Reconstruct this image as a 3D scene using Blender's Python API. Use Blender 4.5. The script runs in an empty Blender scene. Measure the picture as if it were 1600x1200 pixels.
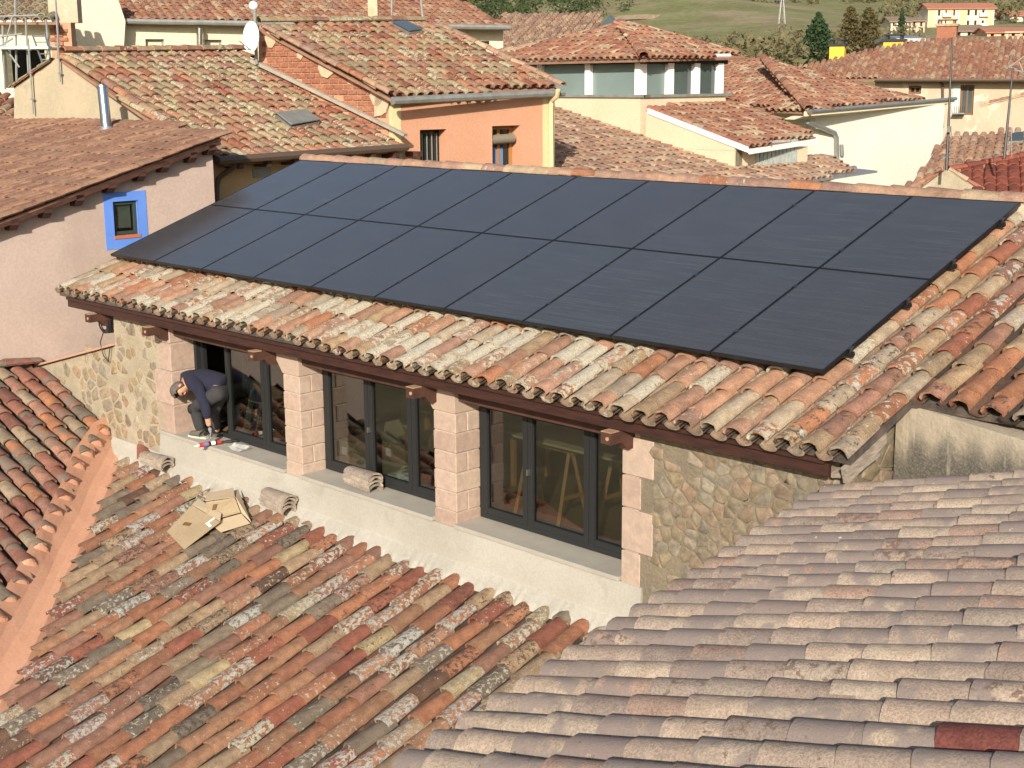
import bpy, bmesh, math, random
import numpy as np
from mathutils import Vector, Matrix
V = Vector
R = math.radians
random.seed(7)
sc = bpy.context.scene
COL = sc.collection

# ------------------------------------------------------------------ camera, sky, sun, exposure
F = 2191.43                                   # focal length in pixels of the 1600 px wide photograph
CAM = V((17.6557, -9.5934, 2.3183))
FW = V((-0.69670017, 0.68527598, -0.2121455))
RT = V((0.70225283, 0.71189643, -0.00666592))
DN = V((0.14645763, -0.15362393, -0.97721536))
cam_d = bpy.data.cameras.new('camera')
cam_d.sensor_width = 36; cam_d.lens = F / 1600 * 36
cam_d.clip_start = .1; cam_d.clip_end = 6000
cam = bpy.data.objects.new('camera', cam_d); COL.objects.link(cam)
cam.matrix_world = Matrix(((RT.x, -DN.x, -FW.x, CAM.x), (RT.y, -DN.y, -FW.y, CAM.y), (RT.z, -DN.z, -FW.z, CAM.z), (0, 0, 0, 1)))
sc.camera = cam
SUN = V((.77, -1.0, .55)).normalized()        # direction towards the sun
world = bpy.data.worlds.new('World'); sc.world = world; world.use_nodes = True
wn = world.node_tree.nodes; wl = world.node_tree.links
sky = wn.new('ShaderNodeTexSky'); sky.sky_type = 'NISHITA'; sky.sun_disc = False
sky.sun_elevation = math.asin(SUN.z); sky.sun_rotation = math.atan2(SUN.x, SUN.y)
sky.altitude = 700; sky.air_density = 1.0; sky.dust_density = 4.0; sky.ozone_density = 1.0
wn['Background'].inputs[1].default_value = .095
wl.new(sky.outputs[0], wn['Background'].inputs[0])
sun_d = bpy.data.lights.new('sun', 'SUN'); sun_d.energy = 4.7; sun_d.angle = R(.6); sun_d.color = (1, .915, .775)
sun = bpy.data.objects.new('sun', sun_d); COL.objects.link(sun)
sun.rotation_euler = SUN.to_track_quat('Z', 'Y').to_euler()
sun.location = (30, -50, 40)
vs = sc.view_settings
vs.view_transform = 'Standard'; vs.look = 'None'; vs.gamma = 1; vs.use_curve_mapping = False
vs.exposure = .45
sc.cycles.max_bounces = 6; sc.cycles.transparent_max_bounces = 12
sc.cycles.use_denoising = True

# ------------------------------------------------------------------ measuring helpers (photograph pixel -> point on a real plane)
def ray(u, v): return FW + RT * ((u - 800) / F) + DN * ((v - 600) / F)
def on(u, v, p, n):
    d = ray(u, v); n = V(n)
    return CAM + d * ((V(p) - CAM).dot(n) / d.dot(n))
def onx(u, v, x): return on(u, v, (x, 0, 0), (1, 0, 0))
def ony(u, v, y): return on(u, v, (0, y, 0), (0, 1, 0))
def onz(u, v, z): return on(u, v, (0, 0, z), (0, 0, 1))
def at(u, v, d): return CAM + ray(u, v) * d
def proj(p):
    q = V(p) - CAM; z = q.dot(FW)
    return 800 + F * q.dot(RT) / z, 600 + F * q.dot(DN) / z, z
def heading(deg): return V((math.sin(R(deg)), math.cos(R(deg)), 0))
UP = V((0, 0, 1))

# ------------------------------------------------------------------ objects, parts, labels
WM = {}
def link(o, parent=None, M=None):
    COL.objects.link(o)
    M = M or Matrix()
    o.matrix_basis = M
    if parent is not None:
        o.parent = parent
        o.matrix_parent_inverse = WM[parent.name].inverted()
    WM[o.name] = M
    return o
def tag(o, label=None, cat=None, group=None, kind=None):
    if label: o['label'] = label
    if cat: o['category'] = cat
    if group: o['group'] = group
    if kind: o['kind'] = kind
    return o
def thing(name, loc, label, cat, group=None):
    o = bpy.data.objects.new(name, None); o.empty_display_size = .2
    return tag(link(o, None, Matrix.Translation(V(loc))), label, cat, group)
def obj(name, me, parent=None, M=None): return link(bpy.data.objects.new(name, me), parent, M)

class MB:
    def __init__(s): s.v = []; s.f = []
    def poly(s, pts):
        b = len(s.v); s.v += [V(p) for p in pts]; s.f.append(tuple(range(b, b + len(pts)))); return s
    def hexa(s, p):      # 8 points: bottom ring 0-3, top ring 4-7
        b = len(s.v); s.v += [V(q) for q in p]
        for f in ((3, 2, 1, 0), (4, 5, 6, 7), (0, 1, 5, 4), (1, 2, 6, 5), (2, 3, 7, 6), (3, 0, 4, 7)): s.f.append(tuple(b + i for i in f))
        return s
    def box(s, c, size, ax=V((1, 0, 0)), ay=V((0, 1, 0)), az=V((0, 0, 1))):
        c = V(c); x, y, z = V(ax) * size[0] / 2, V(ay) * size[1] / 2, V(az) * size[2] / 2
        return s.hexa([c - x - y - z, c + x - y - z, c + x + y - z, c - x + y - z, c - x - y + z, c + x - y + z, c + x + y + z, c - x + y + z])
    def span(s, a, b):   # axis aligned box between two corners
        a = V(a); b = V(b); return s.box((a + b) / 2, [abs(q) for q in (b - a)])
    def prism(s, pts, ex):
        n = len(pts); b = len(s.v); ex = V(ex)
        s.v += [V(p) for p in pts] + [V(p) + ex for p in pts]
        s.f.append(tuple(range(b + n - 1, b - 1, -1))); s.f.append(tuple(range(b + n, b + 2 * n)))
        for i in range(n):
            j = (i + 1) % n; s.f.append((b + i, b + j, b + n + j, b + n + i))
        return s
    def tube(s, pts, r, n=8, cap=True):
        pts = [V(p) for p in pts]; rr = r if isinstance(r, (list, tuple)) else [r] * len(pts); b = len(s.v)
        prev = None
        for i, p in enumerate(pts):
            d = (pts[min(i + 1, len(pts) - 1)] - pts[max(i - 1, 0)]).normalized()
            if prev is None:
                a = d.cross(UP if abs(d.z) < .9 else V((1, 0, 0))).normalized()
            else:
                a = (prev - d * prev.dot(d)).normalized()
            prev = a; c = d.cross(a)
            for k in range(n):
                t = 2 * math.pi * k / n; s.v.append(p + (a * math.cos(t) + c * math.sin(t)) * rr[i])
        for i in range(len(pts) - 1):
            for k in range(n):
                q = (k + 1) % n; s.f.append((b + i * n + k, b + i * n + q, b + (i + 1) * n + q, b + (i + 1) * n + k))
        if cap:
            s.f.append(tuple(b + k for k in reversed(range(n)))); e = b + (len(pts) - 1) * n; s.f.append(tuple(e + k for k in range(n)))
        return s
    def mesh(s, name, mat, smooth=False):
        me = bpy.data.meshes.new(name)
        me.from_pydata([tuple(q) for q in s.v], [], s.f)
        bm = bmesh.new(); bm.from_mesh(me); bmesh.ops.recalc_face_normals(bm, faces=bm.faces); bm.to_mesh(me); bm.free()
        if smooth:
            me.polygons.foreach_set('use_smooth', [True] * len(me.polygons)); me.set_sharp_from_angle(angle=R(40))
        if mat: me.materials.append(mat)
        return me
    def make(s, name, mat, parent=None, smooth=False, bevel=0, M=None):
        o = obj(name, s.mesh(name, mat, smooth), parent, M)
        if bevel:
            m = o.modifiers.new('bevel', 'BEVEL'); m.width = bevel; m.segments = 2; m.limit_method = 'ANGLE'
        return o

# ------------------------------------------------------------------ materials
def nodes(name):
    m = bpy.data.materials.new(name); m.use_nodes = True
    nt = m.node_tree; return m, nt, nt.nodes, nt.links, nt.nodes['Principled BSDF']
def N(nt, t, **kw):
    n = nt.nodes.new(t)
    for k, v in kw.items():
        if k[0] == 'i' and k[1:].isdigit(): n.inputs[int(k[1:])].default_value = v
        else: setattr(n, k, v)
    return n
def mixc(nt, fac, a, b, blend='MIX'):
    n = nt.nodes.new('ShaderNodeMix'); n.data_type = 'RGBA'; n.blend_type = blend
    for s, v in ((n.inputs[0], fac), (n.inputs[6], a), (n.inputs[7], b)):
        if isinstance(v, (int, float)): s.default_value = v
        elif isinstance(v, (tuple, list)): s.default_value = (*v[:3], 1)
        else: nt.links.new(v, s)
    return n.outputs[2]
def mrange(nt, v, a, b, c=0, d=1, smooth=True):
    n = nt.nodes.new('ShaderNodeMapRange')
    if smooth: n.interpolation_type = 'SMOOTHSTEP'
    nt.links.new(v, n.inputs[0])
    for i, q in ((1, a), (2, b), (3, c), (4, d)):
        if isinstance(q, (int, float)): n.inputs[i].default_value = q
        else: nt.links.new(q, n.inputs[i])
    return n.outputs[0]
def math_(nt, op, a, b=0):
    n = nt.nodes.new('ShaderNodeMath'); n.operation = op
    for i, q in enumerate((a, b)):
        if isinstance(q, (int, float)): n.inputs[i].default_value = q
        else: nt.links.new(q, n.inputs[i])
    return n.outputs[0]
def noise(nt, vec, scale, detail=4, rough=.55, dist=0):
    n = nt.nodes.new('ShaderNodeTexNoise'); n.inputs['Scale'].default_value = scale; n.inputs['Detail'].default_value = detail
    n.inputs['Roughness'].default_value = rough; n.inputs['Distortion'].default_value = dist
    if vec is not None: nt.links.new(vec, n.inputs['Vector'])
    return n.outputs[0]
def mat(name, col, col2=None, scale=3, rough=.85, amt=1, bump=0, bscale=40, fine=None, metal=0, spec=.5, stretch=None, stain_shade=None):
    m, nt, nd, ln, bs = nodes(name)
    tc = N(nt, 'ShaderNodeTexCoord'); vec = tc.outputs['Object']
    if stretch:
        mp = N(nt, 'ShaderNodeMapping'); mp.inputs['Scale'].default_value = stretch; ln.new(vec, mp.inputs[0]); vec = mp.outputs[0]
    bs.inputs['Roughness'].default_value = rough; bs.inputs['Metallic'].default_value = metal
    bs.inputs['Specular IOR Level'].default_value = spec
    c = None
    if col2:
        n = noise(nt, vec, scale, 6, .6)
        f = mrange(nt, n, .5 - .22 / amt, .5 + .22 / amt)
        c = mixc(nt, f, col, col2)
        if fine:
            n2 = noise(nt, vec, fine, 3, .6)
            c = mixc(nt, .16, c, mixc(nt, mrange(nt, n2, .3, .7), (.25,) * 3, (1, 1, 1)), 'MULTIPLY')
        if stain_shade:
            scol, ssc, lo, hi = stain_shade
            n3 = noise(nt, vec, ssc, 5, .6, .4)
            c = mixc(nt, mrange(nt, n3, lo, hi), c, scol)
        ln.new(c, bs.inputs['Base Color'])
    else:
        bs.inputs['Base Color'].default_value = (*col, 1)
    if bump:
        b = N(nt, 'ShaderNodeBump'); b.inputs['Strength'].default_value = bump; b.inputs['Distance'].default_value = .02
        ln.new(noise(nt, vec, bscale, 5, .65), b.inputs['Height']); ln.new(b.outputs[0], bs.inputs['Normal'])
    return m

def tile_mat(name, cols, lichen=.3, lcol=((.62, .58, .48), (.50, .52, .50)), dark=.25, dcol=(.05, .04, .035), blotch=0, bcol=(.2, .17, .16), stuff=False, fscale=1.0, vary=.5, yellow=0):
    """weathered clay: each tile its own fired colour, lichen crusts and dirt at random"""
    m, nt, nd, ln, bs = nodes(name + ('_field' if stuff else ''))
    tc = N(nt, 'ShaderNodeTexCoord')
    if stuff:
        rn = N(nt, 'ShaderNodeAttribute', attribute_name='rnd').outputs['Fac']
    else:
        rn = N(nt, 'ShaderNodeObjectInfo').outputs['Random']
    def white(k):
        w = N(nt, 'ShaderNodeTexWhiteNoise', noise_dimensions='1D'); ln.new(math_(nt, 'MULTIPLY_ADD', rn, 91.7 + k * 13.1), w.inputs['W']); return w.outputs[0]
    r1, r2, r3, r4 = white(1), white(2), white(3), white(4)
    off = N(nt, 'ShaderNodeCombineXYZ'); ln.new(math_(nt, 'MULTIPLY', r1, 57), off.inputs[0]); ln.new(math_(nt, 'MULTIPLY', r2, 43), off.inputs[1]); ln.new(math_(nt, 'MULTIPLY', r3, 71), off.inputs[2])
    va = N(nt, 'ShaderNodeVectorMath', operation='ADD'); ln.new(tc.outputs['Object'], va.inputs[0]); ln.new(off.outputs[0], va.inputs[1]); vec = va.outputs[0]
    cr = N(nt, 'ShaderNodeValToRGB'); cr.color_ramp.interpolation = 'CONSTANT'
    el = cr.color_ramp.elements; tot = sum(w for w, c in cols); acc = 0
    for i, (w, c) in enumerate(cols):
        e = el[0] if i == 0 else (el[1] if i == 1 else el.new(acc / tot))
        e.position = acc / tot; e.color = (*c, 1); acc += w
    ln.new(r1, cr.inputs[0])
    n1 = noise(nt, vec, 7 * fscale, 5, .6, .3)
    c = mixc(nt, vary, cr.outputs[0], mixc(nt, mrange(nt, n1, .28, .72), (.30, .27, .25), (1, 1, 1)), 'MULTIPLY')
    c = mixc(nt, 1, c, mixc(nt, r4, (.78, .78, .80), (1.12, 1.08, 1.02)), 'MULTIPLY')
    nf = noise(nt, vec, 70 * fscale, 4, .75)
    c = mixc(nt, .6, c, mixc(nt, mrange(nt, nf, .36, .62), (.42, .40, .38), (1.04, 1.03, 1.02)), 'MULTIPLY')
    pit = noise(nt, vec, 150 * fscale, 2, .6)
    c = mixc(nt, mrange(nt, pit, .66, .74, 0, .6), c, (.06, .045, .035))
    if blotch:
        nb = noise(nt, vec, 5.5 * fscale, 2, .45)
        th = mrange(nt, r2, 0, 1, .66, .66 - blotch * .3, False)
        c = mixc(nt, math_(nt, 'MULTIPLY', mrange(nt, nb, th, math_(nt, 'ADD', th, .13)), .8), c, bcol)
    if dark:
        ndk = noise(nt, vec, 16 * fscale, 6, .72, .3)
        th = mrange(nt, math_(nt, 'POWER', r3, 2.2), 0, 1, .74, .74 - dark * .6, False)
        c = mixc(nt, math_(nt, 'MULTIPLY', mrange(nt, ndk, th, math_(nt, 'ADD', th, .06)), .85), c, dcol)
    if lichen:
        nl = noise(nt, vec, 15 * fscale, 6, .68, .2)
        th = mrange(nt, math_(nt, 'POWER', r2, 1.3), 0, 1, .73, .73 - lichen * .42, False)
        lm = mrange(nt, nl, th, math_(nt, 'ADD', th, .035))
        lc = mixc(nt, r4, lcol[0], lcol[1])
        lc = mixc(nt, .5, lc, mixc(nt, mrange(nt, noise(nt, vec, 48 * fscale, 3, .6), .35, .65), (.35, .33, .30), (1, 1, 1)), 'MULTIPLY')
        c = mixc(nt, lm, c, lc)
    if yellow:
        ny = noise(nt, vec, 20, 4, .6)
        c = mixc(nt, mrange(nt, ny, .80 - yellow, .86 - yellow), c, (.50, .33, .04))
    ln.new(c, bs.inputs['Base Color']); bs.inputs['Roughness'].default_value = .9; bs.inputs['Specular IOR Level'].default_value = .25
    b = N(nt, 'ShaderNodeBump'); b.inputs['Strength'].default_value = .5; b.inputs['Distance'].default_value = .012
    h = math_(nt, 'ADD', n1, nf)
    if lichen: h = math_(nt, 'ADD', h, math_(nt, 'MULTIPLY', lm, .6))
    ln.new(h, b.inputs['Height']); ln.new(b.outputs[0], bs.inputs['Normal'])
    return m
def tile_mats(name, *a, **k): return tile_mat(name, *a, **k), tile_mat(name, *a, stuff=True, **k)

OR, RD, PK, TN, GR, YL, DK, PA = (.45, .215, .125), (.35, .145, .095), (.39, .215, .16), (.44, .32, .205), (.25, .205, .16), (.43, .33, .165), (.16, .095, .07), (.46, .38, .285)
T_main = tile_mats('tile_main', [(6, (.48, .285, .195)), (2, OR), (4, (.44, .27, .20)), (3, TN), (4, PA)], lichen=.95, lcol=((.51, .455, .35), (.45, .415, .34)), dark=.2, fscale=1.25, yellow=.035)
T_right = tile_mats('tile_right', [(4, OR), (3, PK), (3, TN), (1, RD), (2, (.33, .19, .14)), (2, PA)], lichen=.55, lcol=((.50, .46, .37), (.42, .40, .36)), dark=.42)
T_front = tile_mats('tile_front', [(6, (.375, .18, .11)), (4, (.36, .205, .13)), (3, (.315, .175, .13)), (2, (.30, .12, .085)), (4, (.375, .275, .185)), (3, (.225, .185, .145)), (1, (.40, .325, .20)), (1, DK)], lichen=.66, lcol=((.43, .40, .32), (.36, .365, .355)), dark=.44, fscale=1.6)
T_grey = tile_mats('tile_grey', [(5, (.43, .35, .29)), (4, (.39, .315, .265)), (3, (.46, .385, .315)), (2, (.41, .295, .24)), (1, (.34, .275, .235))], lichen=.16, dark=.38, dcol=(.15, .10, .075), blotch=1.15, bcol=(.215, .175, .16), vary=.30, fscale=1.15)  # soft blotches paint branch shadows into these tiles
T_left = tile_mats('tile_left', [(4, (.33, .155, .115)), (3, PK), (2, OR), (3, GR), (3, (.37, .295, .215)), (2, (.28, .13, .10))], lichen=.12, dark=.25, blotch=.7, bcol=(.17, .145, .12))
T_brown = tile_mats('tile_brown', [(5, (.37, .215, .15)), (4, (.41, .25, .175)), (2, (.33, .19, .135)), (2, (.43, .265, .18))], lichen=.02, dark=.15)
T_moss = tile_mats('tile_moss', [(5, (.45, .235, .15)), (3, PK), (4, TN), (3, (.40, .325, .205)), (2, RD)], lichen=.66, lcol=((.50, .46, .30), (.44, .40, .30)), dark=.3)
T_far = tile_mats('tile_far', [(5, (.45, .225, .15)), (4, (.49, .29, .195)), (3, (.55, .42, .295)), (2, (.38, .175, .12)), (2, (.43, .25, .18))], lichen=.25, lcol=((.58, .50, .38), (.5, .44, .36)), dark=.15)
T_far2 = tile_mats('tile_far_pale', [(4, (.50, .325, .235)), (4, (.57, .43, .32)), (3, (.44, .275, .20)), (2, (.38, .255, .19))], lichen=.2, lcol=((.58, .51, .41), (.5, .44, .36)), dark=.3)
T_red = tile_mats('tile_red', [(4, (.30, .095, .065)), (3, (.34, .11, .075)), (2, (.26, .085, .06))], lichen=0, dark=.1)
T_scaf = tile_mats('tile_scaffold_house', [(4, (.36, .33, .22)), (3, (.42, .30, .2)), (2, (.3, .28, .2))], lichen=.4, dark=.3)
T_ridge = tile_mats('tile_ridge', [(5, (.48, .31, .22)), (3, (.42, .27, .21)), (3, (.52, .40, .28)), (1, OR)], lichen=.35, lcol=((.55, .50, .40), (.48, .45, .38)), dark=.12)
T_chan = tile_mat('tile_channel', [(4, (.13, .08, .06)), (3, (.09, .065, .05)), (2, (.19, .095, .065)), (3, (.07, .055, .045))], lichen=.10, dark=.6, stuff=True)  # darkened for dirt and for the shade between tile columns
T_chan_pale = tile_mat('tile_channel_pale', [(4, (.34, .25, .18)), (3, (.30, .20, .14)), (2, (.38, .30, .22))], lichen=.5, lcol=((.50, .46, .36), (.44, .42, .36)), dark=.3, stuff=True)
T_spare = tile_mat('tile_spare', [(3, (.44, .38, .32)), (3, (.40, .345, .295)), (2, (.37, .32, .28))], lichen=.1, dark=.08, blotch=.4, bcol=(.3, .25, .22))
T_spare_red = tile_mat('tile_spare_red', [(1, (.42, .17, .12))], lichen=.2, dark=.3)

M_deck = mat('roof_mortar', (.13, .10, .08), (.055, .045, .04), 9, .95, bump=.8)
M_mortar_pale = mat('mortar_pale', (.56, .48, .36), (.44, .37, .27), 6, .95, bump=.5, bscale=30, fine=50)
M_salmon = mat('salmon_paint', (.56, .305, .20), (.50, .26, .165), 1.6, .75, bump=.15, bscale=18, fine=30, stain_shade=((.45, .27, .18), 3.5, .62, .75))
M_plaster = mat('apron_plaster', (.43, .405, .355), (.35, .33, .285), 1.1, .9, bump=.06, bscale=14, fine=40, stain_shade=((.29, .265, .22), 1.7, .56, .78))
M_sill = mat('sill_stone', (.40, .375, .325), (.35, .325, .28), 4, .75, bump=.08, bscale=80, fine=120)
M_rubble_mortar = mat('rubble_mortar', (.42, .36, .26), (.33, .28, .20), 3.5, .95, bump=.9, bscale=28, fine=45, stain_shade=((.20, .17, .125), 2.0, .58, .8))
M_pink_stone = mat('pink_sandstone', (.50, .30, .215), (.45, .255, .18), 5, .9, bump=.3, bscale=45, fine=70)
M_pink_stone2 = mat('pale_sandstone', (.44, .335, .265), (.40, .30, .235), 5, .9, bump=.3, bscale=45, fine=70)
M_joint = mat('pale_joint', (.48, .39, .31), (.43, .345, .27), 12, .95)
M_fascia = mat('dark_red_timber', (.055, .018, .012), (.028, .010, .008), 5, .55, bump=.3, bscale=25, stretch=(1, 6, 6), fine=30)
M_beam = mat('brown_timber', (.085, .033, .021), (.045, .018, .012), 6, .7, bump=.3, bscale=20)
M_beam_sunlit = mat('sunlit_timber', (.42, .27, .16), (.30, .18, .10), 9, .8, bump=.3)
M_oldwood = mat('weathered_board', (.42, .36, .30), (.24, .19, .15), 7, .9, bump=.7, bscale=20, stretch=(5, 1, 5))
M_frame = mat('window_frame_black', (.020, .021, .022), None, rough=.5, spec=.3)
M_metal_dark = mat('dark_metal', (.03, .03, .032), None, rough=.5, metal=.6)
M_alu = mat('aluminium', (.55, .56, .57), None, rough=.35, metal=1)
M_galv = mat('galvanised_steel', (.42, .43, .43), (.33, .34, .34), 6, .5, metal=.7)
M_steel = mat('stainless_steel', (.62, .62, .61), None, rough=.18, metal=1)
M_zinc = mat('grey_gutter', (.30, .30, .28), (.22, .22, .2), 5, .6, metal=.3)
M_brownpipe = mat('brown_pipe', (.11, .075, .055), None, rough=.5)
M_stucco = mat('old_stucco', (.45, .375, .28), (.36, .295, .215), 2.2, .95, bump=.6, bscale=16, fine=40)
M_white = mat('white_plastic', (.78, .78, .76), None, rough=.4)
M_black = mat('black_rubber', (.012, .012, .013), None, rough=.5)
M_pinkwall = mat('pink_render', (.52, .405, .355), (.465, .36, .31), .7, .92, bump=.04, bscale=22, fine=25, stain_shade=((.355, .275, .235), .55, .50, .80))  # soft dark patches paint mottled tree shade into the render
M_blue = mat('blue_paint', (.125, .27, .74), (.11, .24, .68), 3, .6)
M_ochre = mat('ochre_render', (.54, .37, .185), (.50, .33, .16), 1.3, .92, bump=.03, fine=25)
M_orange = mat('orange_render', (.60, .315, .20), (.56, .285, .175), 1.0, .92, bump=.03, fine=25)
M_yellowtrim = mat('yellow_render', (.66, .555, .325), (.62, .51, .29), 1.5, .92, fine=25)
M_cream = mat('cream_render', (.65, .56, .40), (.61, .515, .36), .9, .92, fine=20)
M_cream2 = mat('pale_cream_render', (.70, .635, .48), (.66, .59, .44), .9, .92, fine=20)
M_whitewall = mat('white_render', (.72, .68, .60), (.68, .64, .56), .8, .92, fine=20)
M_beige = mat('beige_render', (.52, .42, .31), (.46, .36, .26), .8, .92, fine=20, stain_shade=((.66, .57, .44), 1.2, .55, .7))
M_tangable = mat('tan_old_render', (.47, .395, .28), (.40, .34, .24), 1.0, .95, bump=.2, fine=20, stain_shade=((.30, .26, .19), 1.6, .57, .75))
M_brickmortar = mat('brick_mortar', (.50, .30, .19), (.42, .24, .15), 5, .95, bump=.4)
M_patch = mat('mortar_patch', (.56, .43, .30), (.46, .34, .23), 6, .95, bump=.6, bscale=12)
M_whiteframe = mat('white_frame', (.80, .80, .78), None, rough=.5)
M_yellow = mat('yellow_chimney', (.80, .50, .055), (.74, .45, .05), 2, .85)
M_room = mat('room_plaster', (.40, .33, .22), (.36, .29, .19), 1, .9)
M_floor = mat('room_floor', (.30, .17, .095), (.24, .13, .07), 3, .5, stretch=(1, 6, 1))
M_ceiling = mat('room_timber', (.16, .09, .055), (.12, .065, .04), 3, .7)
M_card = mat('cardboard', (.40, .305, .19), (.36, .27, .165), 3, .85, fine=30)
M_cardin = mat('cardboard_pale', (.46, .365, .245), (.42, .33, .22), 3, .85)
M_tape = mat('brown_tape', (.16, .09, .035), None, rough=.4)
M_paper = mat('paper', (.80, .78, .74), None, rough=.7)
M_pine = mat('pine_wood', (.55, .27, .09), (.47, .21, .07), 6, .6, stretch=(1, 1, 5))
M_paleboard = mat('pale_board', (.66, .52, .30), (.6, .46, .26), 3, .6)
M_shutter = mat('shutter_pale', (.62, .56, .44), (.56, .5, .39), 4, .7, stretch=(1, 1, 14))

def brick_mat(name, cols, rough=.92, bump=.5, lo_=.45):
    m, nt, nd, ln, bs = nodes(name)
    rn = N(nt, 'ShaderNodeObjectInfo').outputs['Random']; tc = N(nt, 'ShaderNodeTexCoord')
    cr = N(nt, 'ShaderNodeValToRGB'); el = cr.color_ramp.elements
    for i, c in enumerate(cols):
        e = el[i] if i < 2 else el.new(i / (len(cols) - 1)); e.position = i / (len(cols) - 1); e.color = (*c, 1)
    ln.new(rn, cr.inputs[0])
    off = N(nt, 'ShaderNodeVectorMath', operation='ADD'); ln.new(tc.outputs['Object'], off.inputs[0])
    cx = N(nt, 'ShaderNodeCombineXYZ'); ln.new(math_(nt, 'MULTIPLY', rn, 83), cx.inputs[0]); ln.new(cx.outputs[0], off.inputs[1])
    n = noise(nt, off.outputs[0], 14, 6, .65, .4)
    c = mixc(nt, .7, cr.outputs[0], mixc(nt, mrange(nt, n, .3, .7), (lo_, lo_, lo_), (1.08, 1.06, 1.04)), 'MULTIPLY')
    ln.new(c, bs.inputs['Base Color']); bs.inputs['Roughness'].default_value = rough; bs.inputs['Specular IOR Level'].default_value = .25
    b = N(nt, 'ShaderNodeBump'); b.inputs['Strength'].default_value = bump; b.inputs['Distance'].default_value = .012
    ln.new(noise(nt, off.outputs[0], 40, 5, .7), b.inputs['Height']); ln.new(b.outputs[0], bs.inputs['Normal'])
    return m
M_stone_shaded = brick_mat('shaded_rubble_stone', [(.235, .19, .13), (.27, .215, .14), (.21, .175, .13), (.29, .24, .17), (.25, .18, .125), (.19, .165, .13), (.26, .225, .17), (.27, .19, .13), (.31, .275, .215)])  # right wall's stone, its shade darkened into the colour
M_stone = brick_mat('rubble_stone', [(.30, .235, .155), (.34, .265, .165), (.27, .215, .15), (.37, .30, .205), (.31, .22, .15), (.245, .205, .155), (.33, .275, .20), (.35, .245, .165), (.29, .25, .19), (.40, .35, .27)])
M_brick = brick_mat('red_brick', [(.35, .145, .088), (.40, .17, .105), (.30, .125, .08), (.42, .195, .12), (.33, .15, .10)])
M_block = brick_mat('sandstone_block', [(.40, .295, .24), (.43, .325, .265), (.375, .27, .22), (.445, .345, .28), (.40, .30, .25)], bump=.2, lo_=.75)

def glass(name, tint=(.66, .70, .68), refl=1.0, trans=.88):
    m, nt, nd, ln, bs = nodes(name); nt.nodes.remove(bs)
    out = [n for n in nt.nodes if n.type == 'OUTPUT_MATERIAL'][0]
    tr = N(nt, 'ShaderNodeBsdfTransparent'); tr.inputs[0].default_value = (*[t * trans for t in tint], 1)
    gl = N(nt, 'ShaderNodeBsdfGlossy'); gl.inputs['Roughness'].default_value = .01; gl.inputs[0].default_value = (refl, refl, refl, 1)
    fr = N(nt, 'ShaderNodeFresnel')            # both faces of the pane reflect alike
    ge = N(nt, 'ShaderNodeNewGeometry'); ln.new(mrange(nt, ge.outputs['Backfacing'], 0, 1, 1.95, 1 / 1.95, False), fr.inputs[0])
    mx = N(nt, 'ShaderNodeMixShader'); ln.new(fr.outputs[0], mx.inputs[0]); ln.new(tr.outputs[0], mx.inputs[1]); ln.new(gl.outputs[0], mx.inputs[2]); ln.new(mx.outputs[0], out.inputs[0])
    return m
M_glass = glass('window_glass')
M_farglass = mat('far_window_glass', (.055, .075, .08), (.09, .115, .115), .5, .08, spec=.7)
M_blind = mat('grey_blind_glass', (.20, .26, .255), (.165, .22, .215), .6, .25, spec=.5)
M_darkpane = mat('dark_pane', (.02, .022, .022), None, rough=.1)
M_glassblock = mat('glass_block', (.42, .46, .44), (.30, .34, .33), 8, .2)

def panel_mat():
    m, nt, nd, ln, bs = nodes('solar_glass')
    tc = N(nt, 'ShaderNodeTexCoord'); rn = N(nt, 'ShaderNodeObjectInfo').outputs['Random']
    mp = N(nt, 'ShaderNodeMapping'); mp.inputs['Scale'].default_value = (1.5, 55, 1); ln.new(tc.outputs['Object'], mp.inputs[0])
    ad = N(nt, 'ShaderNodeVectorMath', operation='ADD'); ln.new(mp.outputs[0], ad.inputs[0])
    cx = N(nt, 'ShaderNodeCombineXYZ'); ln.new(math_(nt, 'MULTIPLY', rn, 31), cx.inputs[2]); ln.new(cx.outputs[0], ad.inputs[1])
    n = noise(nt, ad.outputs[0], 1, 3, .6)
    br = N(nt, 'ShaderNodeTexBrick'); br.offset = 0; br.inputs['Scale'].default_value = 1
    br.inputs['Color1'].default_value = (.040, .042, .046, 1); br.inputs['Color2'].default_value = (.038, .040, .045, 1); br.inputs['Mortar'].default_value = (.026, .027, .03, 1)
    br.inputs['Brick Width'].default_value = .186; br.inputs['Row Height'].default_value = .093; br.inputs['Mortar Size'].default_value = .0022
    ln.new(tc.outputs['Object'], br.inputs['Vector'])
    c = mixc(nt, mrange(nt, n, .40, .72, 0, .9), br.outputs[0], (.062, .067, .074))
    c = mixc(nt, mrange(nt, rn, 0, 1, 0, .5, False), c, (.040, .038, .040))
    sheen = noise(nt, tc.outputs['Object'], 2.2, 4, .6)
    c = mixc(nt, mrange(nt, sheen, .2, .9, .025, .05), c, (.35, .35, .36))  # thin pale veil painted in for a greyer sky reflection
    ln.new(c, bs.inputs['Base Color'])
    bs.inputs['Roughness'].default_value = .17; bs.inputs['IOR'].default_value = 1.55; bs.inputs['Specular IOR Level'].default_value = .65
    return m
M_panel = panel_mat()
M_panelframe = mat('panel_frame_black', (.035, .037, .040), None, rough=.32, metal=.7)
M_clamp = mat('clamp_metal', (.30, .31, .32), None, rough=.3, metal=1)

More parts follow.
